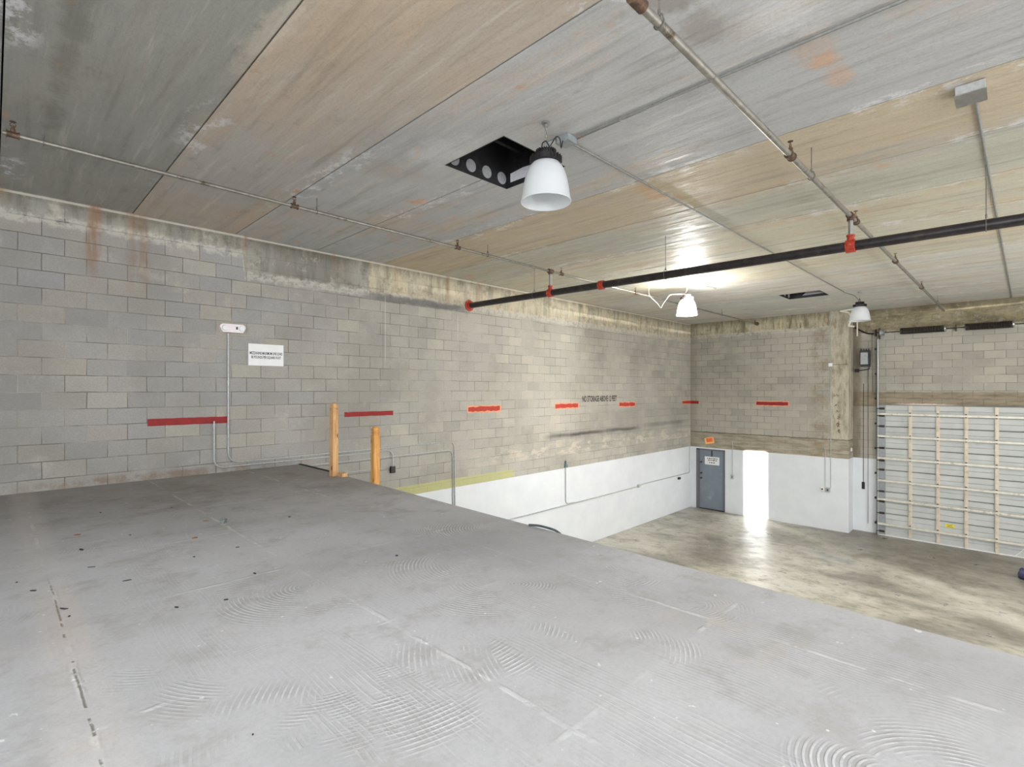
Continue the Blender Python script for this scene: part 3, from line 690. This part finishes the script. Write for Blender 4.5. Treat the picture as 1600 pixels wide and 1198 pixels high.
# ------------------------------------------------------------------ lamps
def lamp(loc, lit, label):
    x, y, z = loc
    o = thing('high_bay_lamp', label, 'ceiling lamp', loc, 'white dome lamps hanging from the ceiling')
    b = MB(); b.lathe([(.001, 0), (.035, 0), (.035, -.012), (.02, -.02), (.02, -.035), (.001, -.035)], loc, 16); b.build('ceiling_hook', M['steel'], o, True)
    b = MB()
    for i in range(4):
        zc = z - .05 - i * .028; r = .012
        ring = [(x + (r * math.cos(a) if i % 2 else 0), y + (0 if i % 2 else r * math.cos(a)), zc + .02 * math.sin(a)) for a in [2 * math.pi * k / 10 for k in range(11)]]
        b.tube(ring, .003, 6)
    b.build('chain', M['steel'], o)
    b = MB(); b.tube([(x - .03, y + .02, z - .26), (x - .05, y, z - .19), (x, y, z - .15), (x + .05, y, z - .19), (x + .03, y - .02, z - .26)], .006, 8, .02); b.build('hanger_loop', M['dark_metal'], o)
    # finned heat sink
    b = MB(); b.lathe([(.02, -.23), (.06, -.232), (.075, -.25), (.075, -.275), (.10, -.285), (.128, -.298), (.128, -.338), (.11, -.352), (.02, -.36)], loc, 32)
    for i in range(24):
        a = 2 * math.pi * i / 24; m4 = Matrix.Translation(Vector(loc)) @ Matrix.Rotation(a, 4, 'Z')
        b.box((.06, -.004, -.338), (.136, .004, -.292), mat=m4); b.box((.04, -.003, -.29), (.088, .003, -.235), mat=m4)
    b.build('heat_sink', M['heat'], o, True)
    # dome shade, open below, with thickness
    prof = [(.09, -.338), (.116, -.350), (.140, -.38), (.161, -.42), (.178, -.47), (.191, -.53), (.200, -.59), (.208, -.65), (.215, -.668), (.212, -.675), (.203, -.658), (.194, -.59), (.185, -.53), (.172, -.475), (.155, -.427), (.134, -.388), (.11, -.358), (.09, -.35)]
    b = MB(); b.lathe(prof, loc, 56, closed=True); b.build('lamp_shade', M['shade_lit' if lit else 'shade'], o, True)
    b = MB(); b.lathe([(.001, -.355), (.11, -.355), (.11, -.362), (.001, -.362)], loc, 24); b.build('reflector_plate', M['white'], o)
    if lit:
        d = bpy.data.lights.new('lamp_bulb', 'POINT'); d.energy = 400; d.color = (1, .985, .95); d.shadow_soft_size = .09
        q = bpy.data.objects.new('lamp_bulb', d); COL.objects.link(q); q.parent = o; q.location = (0, 0, -.50)
        # light that leaves through the translucent upper side of the shade
        d = bpy.data.lights.new('shade_glow', 'POINT'); d.energy = 130; d.color = (1, .985, .95); d.shadow_soft_size = .05
        q = bpy.data.objects.new('shade_glow', d); COL.objects.link(q); q.parent = o; q.location = (-.17, -.17, -.33)
    return o
L1 = Vector((3.30, 2.85, CZ)); L2 = Vector((10.44, 5.04, CZ)); L3 = Vector((14.15, 2.61, CZ))
lamp(L1, False, 'unlit white dome lamp beside the square black ceiling opening, the nearest and largest')
lamp(L2, True, 'glowing white dome lamp, the only one switched on')
lamp(L3, False, 'unlit white dome lamp in front of the concrete column, the farthest')
def cord(name, lab, pts, m=M['heat'], r=.005):
    b = MB(); b.tube([Vector(p) for p in pts], r, 8, .06); return tag(b.build(name, m, origin=Vector(pts[0])), lab, 'cord')
cord('lamp_cord', 'black looped cord from the near lamp to the ceiling junction box', [L1 + Vector((.02, 0, -.23)), L1 + Vector((.07, -.06, -.10)), L1 + Vector((.17, -.02, -.09)), L1 + Vector((.2, .0, -.16)), (3.55, 2.87, CZ - .06)])
cord('lamp_cord', 'white looped cord hanging beside the glowing lamp', [L2 + Vector((-.02, .02, -.23)), L2 + Vector((-.2, .28, -.22)), L2 + Vector((-.32, .40, -.45)), L2 + Vector((-.30, .44, -.52)), L2 + Vector((-.36, .52, -.38)), L2 + Vector((-.5, .62, -.24)), L2 + Vector((-.5, .62, -.01))], M['rope'], .0055)
b = MB(); b.lathe([(.001, 0), (.16, 0), (.16, -.012), (.001, -.016)], L2 + Vector((0, .0, -.002)), 24); tag(b.build('ceiling_plate', M['wood2'], origin=L2), 'round tan plate on the ceiling above the glowing lamp', 'ceiling plate')
cord('lamp_cord', 'dark short cord from the farthest lamp to the ceiling conduit', [L3 + Vector((-.02, .0, -.23)), L3 + Vector((-.15, .06, -.10)), (13.75, 2.85, CZ - .03)])

# ------------------------------------------------------------------ pipes
def fitting(parent, p, axis='X', r=.034, l=.09, m='iron', head=True):
    d = {'X': Vector((1, 0, 0)), 'Y': Vector((0, 1, 0)), 'Z': Vector((0, 0, 1))}[axis]; p = Vector(p)
    b = MB(); b.tube([p - d * l / 2, p - d * l * .42, p - d * l * .42 + d * .001, p + d * l * .42 - d * .001, p + d * l * .42, p + d * l / 2], [r * 1.1, r * 1.1, r * .9, r * .9, r * 1.1, r * 1.1], 14)
    if head: b.tube([p, p + Vector((0, 0, r * 1.7))], r * .6, 10)
    f = b.build('fitting', M[m], parent, True)
    if head:
        h = MB(); z0 = p + Vector((0, 0, r * 1.7))
        h.tube([z0, z0 + Vector((0, 0, .03))], .011, 8)
        h.tube([z0 + Vector((.014, 0, .02)), z0 + Vector((.018, 0, .04)), z0 + Vector((0, 0, .058))], .003, 6); h.tube([z0 + Vector((-.014, 0, .02)), z0 + Vector((-.018, 0, .04)), z0 + Vector((0, 0, .058))], .003, 6)
        h.lathe([(.001, .058), (.022, .058), (.022, .062), (.001, .062)], z0, 12)
        h.build('sprinkler_head', M['iron'], f)
    return f
def hanger(parent, p, r, axis, m='rod'):
    p = Vector(p); b = MB(); n = 20
    ring = []
    for k in range(n + 1):
        a = -math.pi / 2 + 2 * math.pi * k / n
        c, s = (r + .006) * math.cos(a), (r + .006) * math.sin(a) + (.02 if math.sin(a) > .8 else 0)
        ring.append(p + (Vector((0, c, s)) if axis == 'X' else Vector((c, 0, s))))
    b.tube(ring, .004, 6); b.tube([p + Vector((0, 0, r + .015)), p + Vector((0, 0, r + .05))], .009, 8)
    b.tube([p + Vector((0, 0, r + .02)), Vector((p.x, p.y, CZ + .0))], .0045, 6)
    return b.build('hanger', M[m], parent)
# branch pipe along the block wall
AY = 5.907
a0, a1 = Vector((.06, AY, EYE + 2.10)), Vector((BX - .002, AY, EYE + 2.085))
def apt(x): return a0.lerp(a1, (x - a0.x) / (a1.x - a0.x))
def x_on_y(px, y): d = ray(px, 0); return d.x / d.y * y
pa = thing('sprinkler_branch_pipe', 'thin grey sprinkler pipe running under the ceiling along the block wall', 'pipe', a0)
b = MB(); b.tube([a0, a1], .0195, 14); b.build('pipe', M['pipe'], pa, True)
for px in (8, 460, 715, 877, 993, 1185):
    xx = max(.12, min(16.9, x_on_y(px, AY))); fitting(pa, apt(xx), r=.028, l=.08)
for px in (68, 495, 762, 1128): hanger(pa, apt(x_on_y(px, AY)), .0195, 'X')
b = MB(); b.lathe([(.022, -.03), (.06, -.03), (.06, 0), (.022, 0)], (BX - .001, AY, a1.z), 20, 'X'); b.build('wall_flange', M['iron'], pa)
# branch pipe nearer the right
BY = 1.373
b0, b1 = Vector((2.30, BY, EYE + 1.965)), Vector((RX - .002, BY, EYE + 2.075))
def bpt(x): return b0.lerp(b1, (x - b0.x) / (b1.x - b0.x))
pb = thing('sprinkler_branch_pipe', 'grey sprinkler pipe crossing over the black main pipe towards the overhead door', 'pipe', b0)
b = MB(); b.tube([b0, b1], .024, 14); b.build('pipe', M['pipe'], pb, True)
b = MB(); b.tube([b0 + Vector((-.06, 0, 0)), b0 + Vector((-.055, 0, 0)), b0 + Vector((.05, 0, 0))], [.02, .034, .034], 16); b.build('end_cap', M['iron'], pb, True)
for px in (1235, 1337, 1399, 1440): fitting(pb, bpt(x_on_y(px, BY)), r=.035, l=.09)
for px in (1030, 1268, 1465): hanger(pb, bpt(x_on_y(px, BY)), .024, 'X')
# black main
MX = 6.96
def mz(y): return EYE + 1.735 - (WY - y) * .0125
m0, m1 = Vector((MX, WY, mz(WY))), Vector((MX, -6.9, mz(-6.9)))
pm_ = thing('sprinkler_main_pipe', 'thick black sprinkler main pipe with red couplings', 'pipe', m0)
b = MB(); b.tube([m0, m1], .057, 24); b.build('pipe', M['black_pipe'], pm_, True)
b = MB(); b.lathe([(.058, -.07), (.075, -.07), (.08, -.03), (.12, -.025), (.12, 0), (.058, 0)], m0, 8, 'Y'); b.build('wall_flange', M['red'], pm_)
def mpt(px): d = ray(px, 0); y = d.y / d.x * MX; return Vector((MX, y, mz(y)))
def coupling(p, tee=None, m='red'):
    b = MB(); b.tube([p + Vector((0, -.05, 0)), p + Vector((0, -.045, 0)), p + Vector((0, .045, 0)), p + Vector((0, .05, 0))], [.062, .073, .073, .062], 20)
    b.box(p + Vector((-.10, -.022, -.014)), p + Vector((.10, .022, .014)), .004)
    if tee: b.tube([p + Vector((0, 0, .04)), p + Vector((0, 0, .11)), p + Vector((0, 0, .112)), p + Vector((0, 0, .13))], [.04, .036, .044, .044], 16)
    return b.build('coupling', M[m], pm_, True)
coupling(mpt(940)); t1 = mpt(858); coupling(Vector((MX, AY, mz(AY))), True); coupling(Vector((MX, BY, mz(BY))), True)
for (yy, top, nm) in ((AY, apt(MX).z, 0), (BY, bpt(MX).z, 1)):
    b = MB(); b.tube([(MX, yy, mz(yy) + .10), (MX, yy, top - .02)], .026, 16); b.build('riser', M['steel'], pm_, True)
    b = MB(); b.tube([(MX - .055, yy, top), (MX + .055, yy, top)], .04, 14); b.tube([(MX, yy, top - .055), (MX, yy, top)], .038, 14); b.build('riser_tee', M['iron'], pm_, True)
for px in (835, 1040, 1541): 
    hanger(pm_, mpt(px), .057, 'Y')

# ------------------------------------------------------------------ conduits on the ceiling
def conduit(label, pts, r=.013, clips=(), m='galv', fil=.12, name='conduit', group=None):
    pts = [Vector(p) for p in pts]
    o = thing(name, label, 'conduit', pts[0], group)
    b = MB(); b.tube(pts, r, 10, fil); b.build('tube', M[m], o, True)
    for c_ in clips:
        c_ = Vector(c_[:3]); b = MB(); b.box(c_ - Vector((.015, .011, .011)), c_ + Vector((.015, .011, .011)), .003); b.build('clip', M['steel'], o)
    return o
def jbox(label, c, s=(.06, .06, .03), m='galv', name='junction_box', group=None):
    c = Vector(c); o = thing(name, label, 'junction box', c, group)
    b = MB(); b.box(c - Vector(s), c + Vector(s), .004); b.build('box', M[m], o)
    return o
cz = CZ - .012
conduit('thin ceiling conduit running from the near lamp box towards the viewer along the planks', [(3.66, 2.80, cz), (3.70, .4, cz), (3.74, -6.9, cz)], .011, [(3.668, 2.35, cz)], 'conduit_ceiling')
conduit('long thin ceiling conduit running from the near lamp box to the farthest lamp', [(3.66, 2.90, cz), (13.8, 2.86, cz)], .011, [(8.7, 2.88, cz), (11.2, 2.87, cz), (13.6, 2.86, cz), (6.2, 2.89, cz)], 'conduit_ceiling')
j = jbox('pale green-grey junction box on the ceiling beside the near lamp', (3.62, 2.88, CZ - .03), (.065, .065, .03), 'grey_box')
b = MB(); b.box((3.56, 2.97, CZ - .05), (3.67, 3.07, CZ - .003), .004); b.build('extension_box', M['galv'], j)
conduit('thin ceiling conduit running from the square box to the recessed wall', [(5.24, .235, cz), (17.6, .10, cz)], .012, [(x_, .235 - (x_ - 5.24) * .0109, cz) for x_ in (6.7, 8.7, 10.9, 12.4)], 'conduit_ceiling')
j = jbox('square galvanised junction box alone on the ceiling at the conduit end', (5.16, .25, CZ - .035), (.10, .085, .035), 'galv')
b = MB(); b.box((5.05, .16, CZ - .078), (5.27, .34, CZ - .07)); b.build('cover_plate', M['steel'], j)
conduit('thin bare conduit stub on the ceiling beside the glowing lamp', [L2 + Vector((.1, -.1, -.012)), L2 + Vector((.9, -.25, -.012))], .01)

# ------------------------------------------------------------------ conduits on the block wall
wy = WY - .016
conduit('thin conduit dropping from the emergency light and bending along the wall', [(2.39, wy, 4.9), (2.39, wy, 3.03), (6.56, wy, 3.04), (6.59, wy, .3)], .011, [(5.95, wy, 3.04), (2.39, wy, 4.2)], fil=.16)
conduit('short thin conduit starting at the end of the longest red mark', [(2.2, wy - .028, 3.64), (2.2, wy - .028, 2.975), (5.11, wy - .028, 2.985), (5.11, wy - .028, 2.69)], .011, [(2.2, wy - .028, 3.58)], fil=.14)
conduit('thin conduit bending down inside the taller one behind the shorter post', [(3.46, wy, 2.865), (6.52, wy, 2.87), (6.52, wy, .3)], .011, [(5.5, wy, 2.867)], fil=.16)
conduit('lowest thin conduit behind the posts ending at the small dark box', [(3.46, wy, 2.68), (5.06, wy, 2.675)], .009)
jbox('small dark box on the block wall behind the shorter wooden post', (5.11, WY - .03, 2.63), (.045, .03, .06), 'dark_metal')
wz = [(5.6, 1.17), (10.02, 1.19), (13.6, 1.16), (13.9, 1.22), (16.9, 1.19)]
conduit('long thin conduit running low along the white painted wall', [(6.75, wy, 1.17), (13.55, wy, 1.17), (13.85, wy, 1.21), (17.0, wy, 1.2), (17.0, wy, 2.1)], .015, [(9.1, wy, 1.17), (11.6, wy, 1.17), (15.2, wy, 1.205)], 'galv', fil=.1)
upr = conduit('short upright conduit with teal cap crossing the edge of the white paint', [(10.14, wy, 2.22), (10.14, wy, 1.2), (10.5, wy, 1.185)], .014, [], 'galv', fil=.12)
b = MB(); b.tube([(10.14, wy, 2.16), (10.14, wy, 2.29)], .026, 12); b.box((10.10, WY - .04, 2.12), (10.20, WY - .001, 2.2)); tag(b.build('cap', mat_plain('teal_grey_cap', srgb(96, 120, 122), .5), upr), 'teal-grey cap')
jbox('round conduit fitting on the long low conduit of the white wall', (13.62, WY - .03, 1.19), (.05, .028, .04), 'galv')
jbox('small black box on the white wall near the entry door', (16.2, WY - .03, 1.1), (.06, .03, .035), 'black')

# ------------------------------------------------------------------ emergency light and signs
e = thing('emergency_light', 'white twin-head emergency light mounted high on the block wall', 'emergency light', (2.42, WY, 4.92))
b = MB(); b.prism([(2.255, 4.985), (2.27, 5.01), (2.30, 5.025), (2.565, 5.025), (2.595, 5.0), (2.60, 4.975), (2.575, 4.925), (2.56, 4.905), (2.30, 4.905), (2.285, 4.925)], 'Y', WY - .10, WY - .001)
b.build('housing', M['pinkish'], e)
for xx in (2.325, 2.545):
    b = MB(); b.lathe([(.001, -.02), (.036, -.02), (.042, 0), (.001, 0)], (xx, WY - .10, 4.968), 20, 'Y'); b.build('lamp_head', M['white'], e, True)
b = MB(); b.box((2.47, WY - .104, 4.95), (2.49, WY - .10, 4.99)); b.build('indicator', M['black'], e)
e = thing('load_sign', 'white sign with black load-limit wording on the block wall', 'sign', (2.92, WY, 4.44))
b = MB(); b.box((2.665, WY - .008, 4.445), (3.175, WY - .002, 4.77)); b.build('board', M['white_sign'], e)
pl = lambda cx, cz_: (lambda u, v, d: Vector((cx + u, WY - .009 - abs(d), cz_ + v)))
letters('lettering', ['MEZZANINE MAXIMUM LIVE LOAD'], .058, 1, M['black'], e, pl(2.92, 4.632), bold=.001, width=.475)
letters('lettering', ['80 POUNDS PER SQUARE FOOT'], .058, 1, M['black'], e, pl(2.92, 4.568), bold=.001, width=.43)
o = letters('painted_lettering', ['NO STORAGE ABOVE 12 FEET'], .215, 1, M['black'], None, (lambda u, v, d: Vector((11.66 + u, WY - .003 - abs(d), 3.835 + v))), bold=.006, width=1.62)
tag(o, 'black painted words about storage height on the block wall', 'lettering')

# ------------------------------------------------------------------ red height marks
def stroke(a, b_, z0, z1, seed, rough, axis='Y'):
    rn = random.Random(seed); n = 14; top, bot = [], []
    for i in range(n + 1):
        u = a + (b_ - a) * i / n
        top.append((u, z1 + rn.uniform(-1, 1) * rough)); bot.append((u, z0 + rn.uniform(-1, 1) * rough))
    return bot + top[::-1]
def mark(label, a, b_, z0, z1, m, seed, rough=.004, halo=False, wall='left'):
    if wall == 'left':
        o = thing('red_height_mark', label, 'painted mark', ((a + b_) / 2, WY, z0)); ax, f, ff = 'Y', WY - .004, WY - .0006
    else:
        o = thing('red_height_mark', label, 'painted mark', (BX, (a + b_) / 2, z0)); ax, f, ff = 'X', BX - .004, BX - .0006
    if halo:
        b = MB(); b.prism(stroke(a - .03, b_ + .03, z0 - .028, z1 + .025, seed + 50, .008), ax, f + .002, ff); b.build('faded_edge', M['halo'], o)
    b = MB(); b.prism(stroke(a, b_, z0, z1, seed, rough), ax, f, ff); b.build('paint', M[m], o)
    return o
mark('long dark red horizontal mark on the wall under the emergency light', 1.43, 2.38, 3.605, 3.70, 'red_dark', 1, .002)
mark('thin dark red mark on the wall above the shorter wooden post', 4.19, 5.14, 3.62, 3.70, 'red_dark', 2, .003)
mark('ragged orange-red mark with pale edges between the posts and the painted words', 6.94, 7.85, 3.625, 3.72, 'red_orange', 3, .012, True)
mark('orange-red mark just left of the painted words', 9.76, 10.67, 3.625, 3.72, 'red_orange', 4, .01, True)
mark('broken orange-red mark just under the end of the painted words', 12.61, 13.45, 3.60, 3.70, 'red_orange', 5, .012, True)
mk = mark('short red mark wrapping around the far corner of the block walls', 16.5, WY and BX - .005, 3.60, 3.69, 'red_orange', 6, .008, True)
b = MB(); b.prism(stroke(7.83, WY - .005, 3.59, 3.69, 7, .006), 'X', BX - .004, BX - .0006); b.build('paint', M['red_dark'], mk)
mark('red mark with faded edges in the middle of the back wall', 5.0, 5.93, 3.59, 3.70, 'red_dark', 8, .006, True, 'back')

# ------------------------------------------------------------------ back wall fittings
e = thing('orange_notice', 'tilted orange paper notice above the entry door', 'notice', (BX, 7.45, 2.3))
m4 = Matrix.Translation((BX - .004, 7.45, 2.35)) @ Matrix.Rotation(math.radians(-12), 4, 'X')
b = MB(); b.box((-.001, -.16, -.105), (.002, .16, .105), mat=m4); b.build('paper', M['peach'], e)
b = MB(); b.box((-.003, -.125, -.05), (-.0012, .10, .085), mat=m4); b.build('printed_block', M['orange_paper'], e)
b = MB()
for q in (.06, .03, .0, -.03): b.box((-.0045, -.09, q - .008), (-.0032, .09, q + .008), mat=m4)
b.build('print', M['red_ink'], e)
e = thing('door_sign', 'white sign with three lines of small print on the entry door', 'sign', (BX, 7.37, 1.56))
b = MB(); b.box((BX + .016, 7.12, 1.53), (BX + .0275, 7.62, 1.80)); b.build('board', M['white_sign'], e)
b = MB(); rn = random.Random(8)
for zc_, hw in ((1.74, .19), (1.68, .17), (1.60, .10)):
    yy = 7.37 - hw
    while yy < 7.37 + hw - .02:
        l = rn.uniform(.03, .09); b.box((BX + .0145, yy, zc_ - .014), (BX + .0155, min(yy + l, 7.37 + hw), zc_ + .014)); yy += l + .02
b.build('print', M['black'], e)
bx = BX - .014
conduit('pair-thin conduit dropping to the light switch beside the entry door', [(bx, 6.67, 2.38), (bx, 6.67, 1.28)], .009)
def device(label, y, z, m='galv', w=.05, h=.07, rnd_=False, cat='switch', name='wall_switch'):
    o = thing(name, label, cat, (BX, y, z))
    b = MB()
    b.box((BX - .05, y - w, z - h), (BX - .001, y + w, z + h), .008); b.build('box', M[m], o)
    b = MB(); b.box((BX - .06, y - w * .3, z - h * .4), (BX - .05, y + w * .3, z + h * .4)); b.build('toggle', M['dark_metal'], o)
    return o
device('small grey light switch on the white wall beside the entry door', 6.67, 1.21)
device('grey outlet box at the foot of the column conduits, the one nearer the door', 4.07, 1.17, 'white', .06, .055, name='outlet_box', cat='outlet')
device('grey outlet box at the foot of the column conduits, the one nearer the column edge', 3.93, 1.16, 'galv', .06, .065, name='outlet_box', cat='outlet')
conduit('tall thin conduit rising from the outlet box to the ceiling beside the column', [(bx, 3.86, 1.22), (bx, 3.86, 6.3)], .009, [(bx, 3.86, 4.2), (bx, 3.86, 3.0)])
conduit('short thin conduit from the outlet box up to the brown lower beam', [(bx, 4.0, 1.22), (bx, 4.0, 2.35), (bx, 4.08, 2.48)], .008)
jbox('small white junction box on the tall conduit of the column', (BX - .03, 3.86, 4.8), (.025, .05, .05), 'white')
conduit('thin horizontal cable from the small white box to the column edge', [(BX - .008, 3.81, 4.8), (BX - .008, 3.43, 4.8)], .005, m='dark_metal')
jbox('small white socket low on the shaded side of the column', (BX + .28, COLY - .015, 2.35), (.035, .014, .05), 'white')
# recessed wall fittings
e = thing('door_operator', 'grey and black door operator box on the recessed wall', 'control box', (RX, 3.1, 4.7))
b = MB(); b.box((RX - .16, 2.99, 4.74), (RX - .001, 3.22, 5.20), .01); b.build('box', M['heat'], e)
b = MB(); b.box((RX - .175, 3.03, 4.80), (RX - .16, 3.21, 5.14), .006); b.build('cover', M['grey_box'], e)
for yy in (3.02, 3.08, 3.14, 3.20):
    b = MB(); b.tube([(RX - .10, yy, 5.2), (RX - .10, yy, 5.25)], .014, 8); b.build('cable_gland', M['heat'], e)
b = MB(); b.tube([(RX - .05, 3.02, 4.74), (RX - .05, 3.02, 4.66), (RX - .05, 3.30, 4.62)], .012, 8, .03); b.box((RX - .09, 3.27, 4.58), (RX - .01, 3.36, 4.68)); b.build('cable_stub', M['heat'], e)
e = thing('door_control', 'small black push-button control hanging low on the recessed white wall', 'control', (RX, 3.16, 1.25))
b = MB(); b.box((RX - .05, 3.13, 1.22), (RX - .001, 3.20, 1.42), .006); b.build('box', M['black'], e)
b = MB(); b.tube([(RX - .012, 3.165, 1.42), (RX - .012, 3.16, 4.25)], .007, 8); b.build('cable', M['dark_metal'], e)
cord('pull_chain', 'long thin chain hanging from the operator down the recessed wall', [(RX - .04, 3.05, 4.70), (RX - .04, 3.05, .25)], M['dark_metal'], .006)
cord('pull_chain', 'chain loop hanging from the chain wheel beside the track', [(17.5, 2.94, 5.66), (17.5, 2.93, 4.7), (17.5, 2.92, 4.0)], M['dark_metal'], .005)
# white bent tubes by the farthest lamp
def px3(px, py, x): return atx(px, py, x)
p = [px3(1334, 466, 16.9), px3(1313, 468.5, 16.9), px3(1326, 488, 16.9), px3(1331, 497, 16.9), px3(1326, 509, 16.9), px3(1335, 510, 16.9)]
p[0].z = CZ - .02; p[1].z = min(p[1].z, CZ - .04)
b = MB(); b.tube(p, .024, 10, .02); tag(b.build('bent_white_tube', M['white_tube'], origin=p[0], smooth=True), 'bent white metal tube hanging at the top of the column', 'tube')
q0 = px3(1339.5, 470, 16.6); q0.z = CZ; q1 = px3(1339.5, 525, 16.6)
b = MB(); b.tube([q0, q1], .014, 10); tag(b.build('hanging_white_rod', M['white_tube'], origin=q0, smooth=True), 'thin white rod hanging straight down behind the farthest lamp', 'rod')

# ------------------------------------------------------------------ wooden newel posts
def post(label, x, y, z0, z1, m, grooves, rot=0):
    o = thing('wooden_post', label, 'post', (x, y, z0))
    h = .044; b = MB()
    def sq(s): return [(-s, -s), (s, -s), (s, s), (-s, s)]
    ch = .008; lv = [(h, z0)]
    zt = z1 - .05
    for g in sorted(grooves, reverse=True): lv += [(h, z1 - g - .014), (h - .009, z1 - g - .004), (h - .009, z1 - g + .004), (h, z1 - g + .014)]
    lv += [(h, zt), (h - .004, zt + .02), (h - .013, zt + .037), (h - .026, zt + .047), (h - .036, z1)]
    rings = []
    for (s, z) in lv:
        c_ = s - ch if s > .02 else s * .7
        pts = [(-c_, -s), (c_, -s), (s, -c_), (s, c_), (c_, s), (-c_, s), (-s, c_), (-s, -c_)]
        ca, sa = math.cos(rot), math.sin(rot)
        rings.append([b.bm.verts.new((x + px_ * ca - py_ * sa, y + px_ * sa + py_ * ca, z)) for px_, py_ in pts])
    for i in range(len(rings) - 1):
        for k in range(8): b.bm.faces.new((rings[i][k], rings[i][(k + 1) % 8], rings[i + 1][(k + 1) % 8], rings[i + 1][k]))
    b.bm.faces.new(rings[0][::-1]); b.bm.faces.new(rings[-1])
    b.build('shaft', M[m], o, True)
    return o
P1 = post('taller pale pine post with rounded top standing at the mezzanine edge', 3.30, 6.70, MZ, 3.905, 'wood1', [.085], .25)
b = MB(); b.box((3.32, 6.50, MZ), (3.40, 6.62, MZ + .05), .004, Matrix.Identity(4)); b.build('foot_block', M['wood1'], P1)
P2 = post('shorter orange-yellow pine post with two grooves fixed to the slab edge', edge_x(5.84) + .052, 5.84, MZ - .3, 3.615, 'wood2', [.06, .095], 0.03)
b = MB(); b.box((edge_x(7.4) - .02, 7.0, MZ), (edge_x(7.4) + .012, WY - .02, MZ + .012)); tag(b.build('edge_strip', M['black'], origin=(edge_x(7.4), 7.5, MZ)), 'thin black strip on the slab edge between the wall and the taller post', 'metal strip')  # black strip along the thin dark line of the slab edge

# ------------------------------------------------------------------ scraps on the mezzanine
def chip(label, p, l, w, h, ang, m, group=None, name='floor_scrap', seed=0):
    rn = random.Random(seed); x, y = p[0], p[1]; n = 7
    poly = []
    for k in range(n):
        a = 2 * math.pi * k / n; rr = rn.uniform(.75, 1.1)
        u, v = math.cos(a) * l / 2 * rr, math.sin(a) * w / 2 * rr
        poly.append((u * math.cos(ang) - v * math.sin(ang), u * math.sin(ang) + v * math.cos(ang)))
    b = MB(); b.prism(poly, 'Z', 0, h); o = b.build(name, M[m]); o.location = (x, y, MZ); return tag(o, label, 'scrap', group)
def f(px, py): return atz(px, py, MZ)
g = 'small black chips scattered on the mezzanine floor'
al = math.atan2(-CF, CS)
for i, (px, py, l, w) in enumerate(((127, 858.5, .065, .022), (52, 923, .045, .013), (198, 907, .045, .012), (276, 949, .03, .014), (353, 937, .03, .016), (398, 896, .03, .012), (303, 870, .018, .012), (371, 855, .03, .01), (452, 807.5, .03, .02), (143, 886, .05, .006), (620, 868, .025, .02), (26, 910, .012, .012), (203, 836, .018, .012), (268, 793, .02, .015), (157, 801, .02, .015), (108, 963, .014, .012), (395, 1068+80, .006, .006))):
    chip('small flat black chip lying on the dusty mezzanine floor', f(px, py), l, w, .004, al + .3 * ((i * 37) % 5 - 2), 'debris', g, 'black_chip', i)
b = MB(); c = f(99, 952); pts = [c + Vector((-.012, .026, .004)), c + Vector((-.006, .008, .005)), c + Vector((.004, -.006, .005)), c + Vector((.018, -.014, .004))]
b.tube(pts, [.002, .004, .004, .002], 8); tag(b.build('curled_strip', M['debris'], origin=c), 'curled black strip beside the cracked floor joint', 'scrap')
chip('brown flake on the mezzanine floor above the longest black chip', f(121, 836), .055, .05, .006, 0, 'brown', None, 'brown_flake', 31)
chip('brown flake on the mezzanine floor below the grey scrap', f(305, 840.5), .05, .035, .006, .4, 'brown', None, 'brown_flake', 32)
chip('thin brown sliver beside the grey crumpled scrap', f(322, 814), .06, .018, .004, al, 'brown', None, 'brown_flake', 33)
rn = random.Random(5); c = f(348, 817); bm_ = MB(); bmesh.ops.create_icosphere(bm_.bm, subdivisions=2, radius=.035)
for v in bm_.bm.verts: v.co = Vector((v.co.x * rn.uniform(.6, 1.15), v.co.y * rn.uniform(.6, 1.15), max(-.018, v.co.z * rn.uniform(.6, 1.2))))
o = bm_.build('crumpled_scrap', M['grey_debris']); o.location = c + Vector((0, 0, .018)); tag(o, 'small crumpled grey scrap standing up on the mezzanine floor', 'scrap')
# hose over the slab edge
c0, c1 = f(831, 821), f(864, 831.5)
pts = [Vector((3.30, 3.02, MZ + .012)), Vector((3.305, 2.95, MZ + .017)), Vector((3.31, 2.86, MZ + .014)), Vector((3.325, 2.76, MZ - .0))]
pts = [Vector((edge_x(3) - .03, 3.02, MZ + .012)), Vector((edge_x(3) - .01, 2.94, MZ + .02)), Vector((edge_x(3) - .0, 2.85, MZ + .018)), Vector((edge_x(3) + .02, 2.76, MZ + .006)), Vector((edge_x(3) + .035, 2.70, MZ - .03)), Vector((edge_x(3) + .04, 2.66, MZ - .25))]
b = MB(); b.tube(pts, .010, 10, .05); tag(b.build('hose', M['hose'], origin=pts[0], smooth=True), 'dark grey hose end lying over the mezzanine edge', 'hose')

# ------------------------------------------------------------------ lower floor, far right
rn = random.Random(11); c = Vector((15.6, .02, 0)); bm_ = MB(); bmesh.ops.create_icosphere(bm_.bm, subdivisions=3, radius=.18)
for v in bm_.bm.verts:
    k_ = 1 + .22 * math.sin(v.co.x * 31 + v.co.z * 17) * math.cos(v.co.y * 27)
    v.co = Vector((v.co.x * k_ * 1.0, v.co.y * k_, max(-.10, v.co.z * k_ * .8)))
o = bm_.build('cloth_bundle', M['cloth'], smooth=True); o.location = c + Vector((0, -.2, .10)); tag(o, 'purple-blue cloth bundle on the lower floor at the picture edge', 'cloth')
p0, p1 = atx(1584, 870, 17.40), atx(1606, 852, 17.40)
cord('door_rope', 'white pull rope slanting across the bottom of the overhead door', [p0, (p0 + p1) / 2 + Vector((0, 0, -.02)), p1], M['rope'], .006)
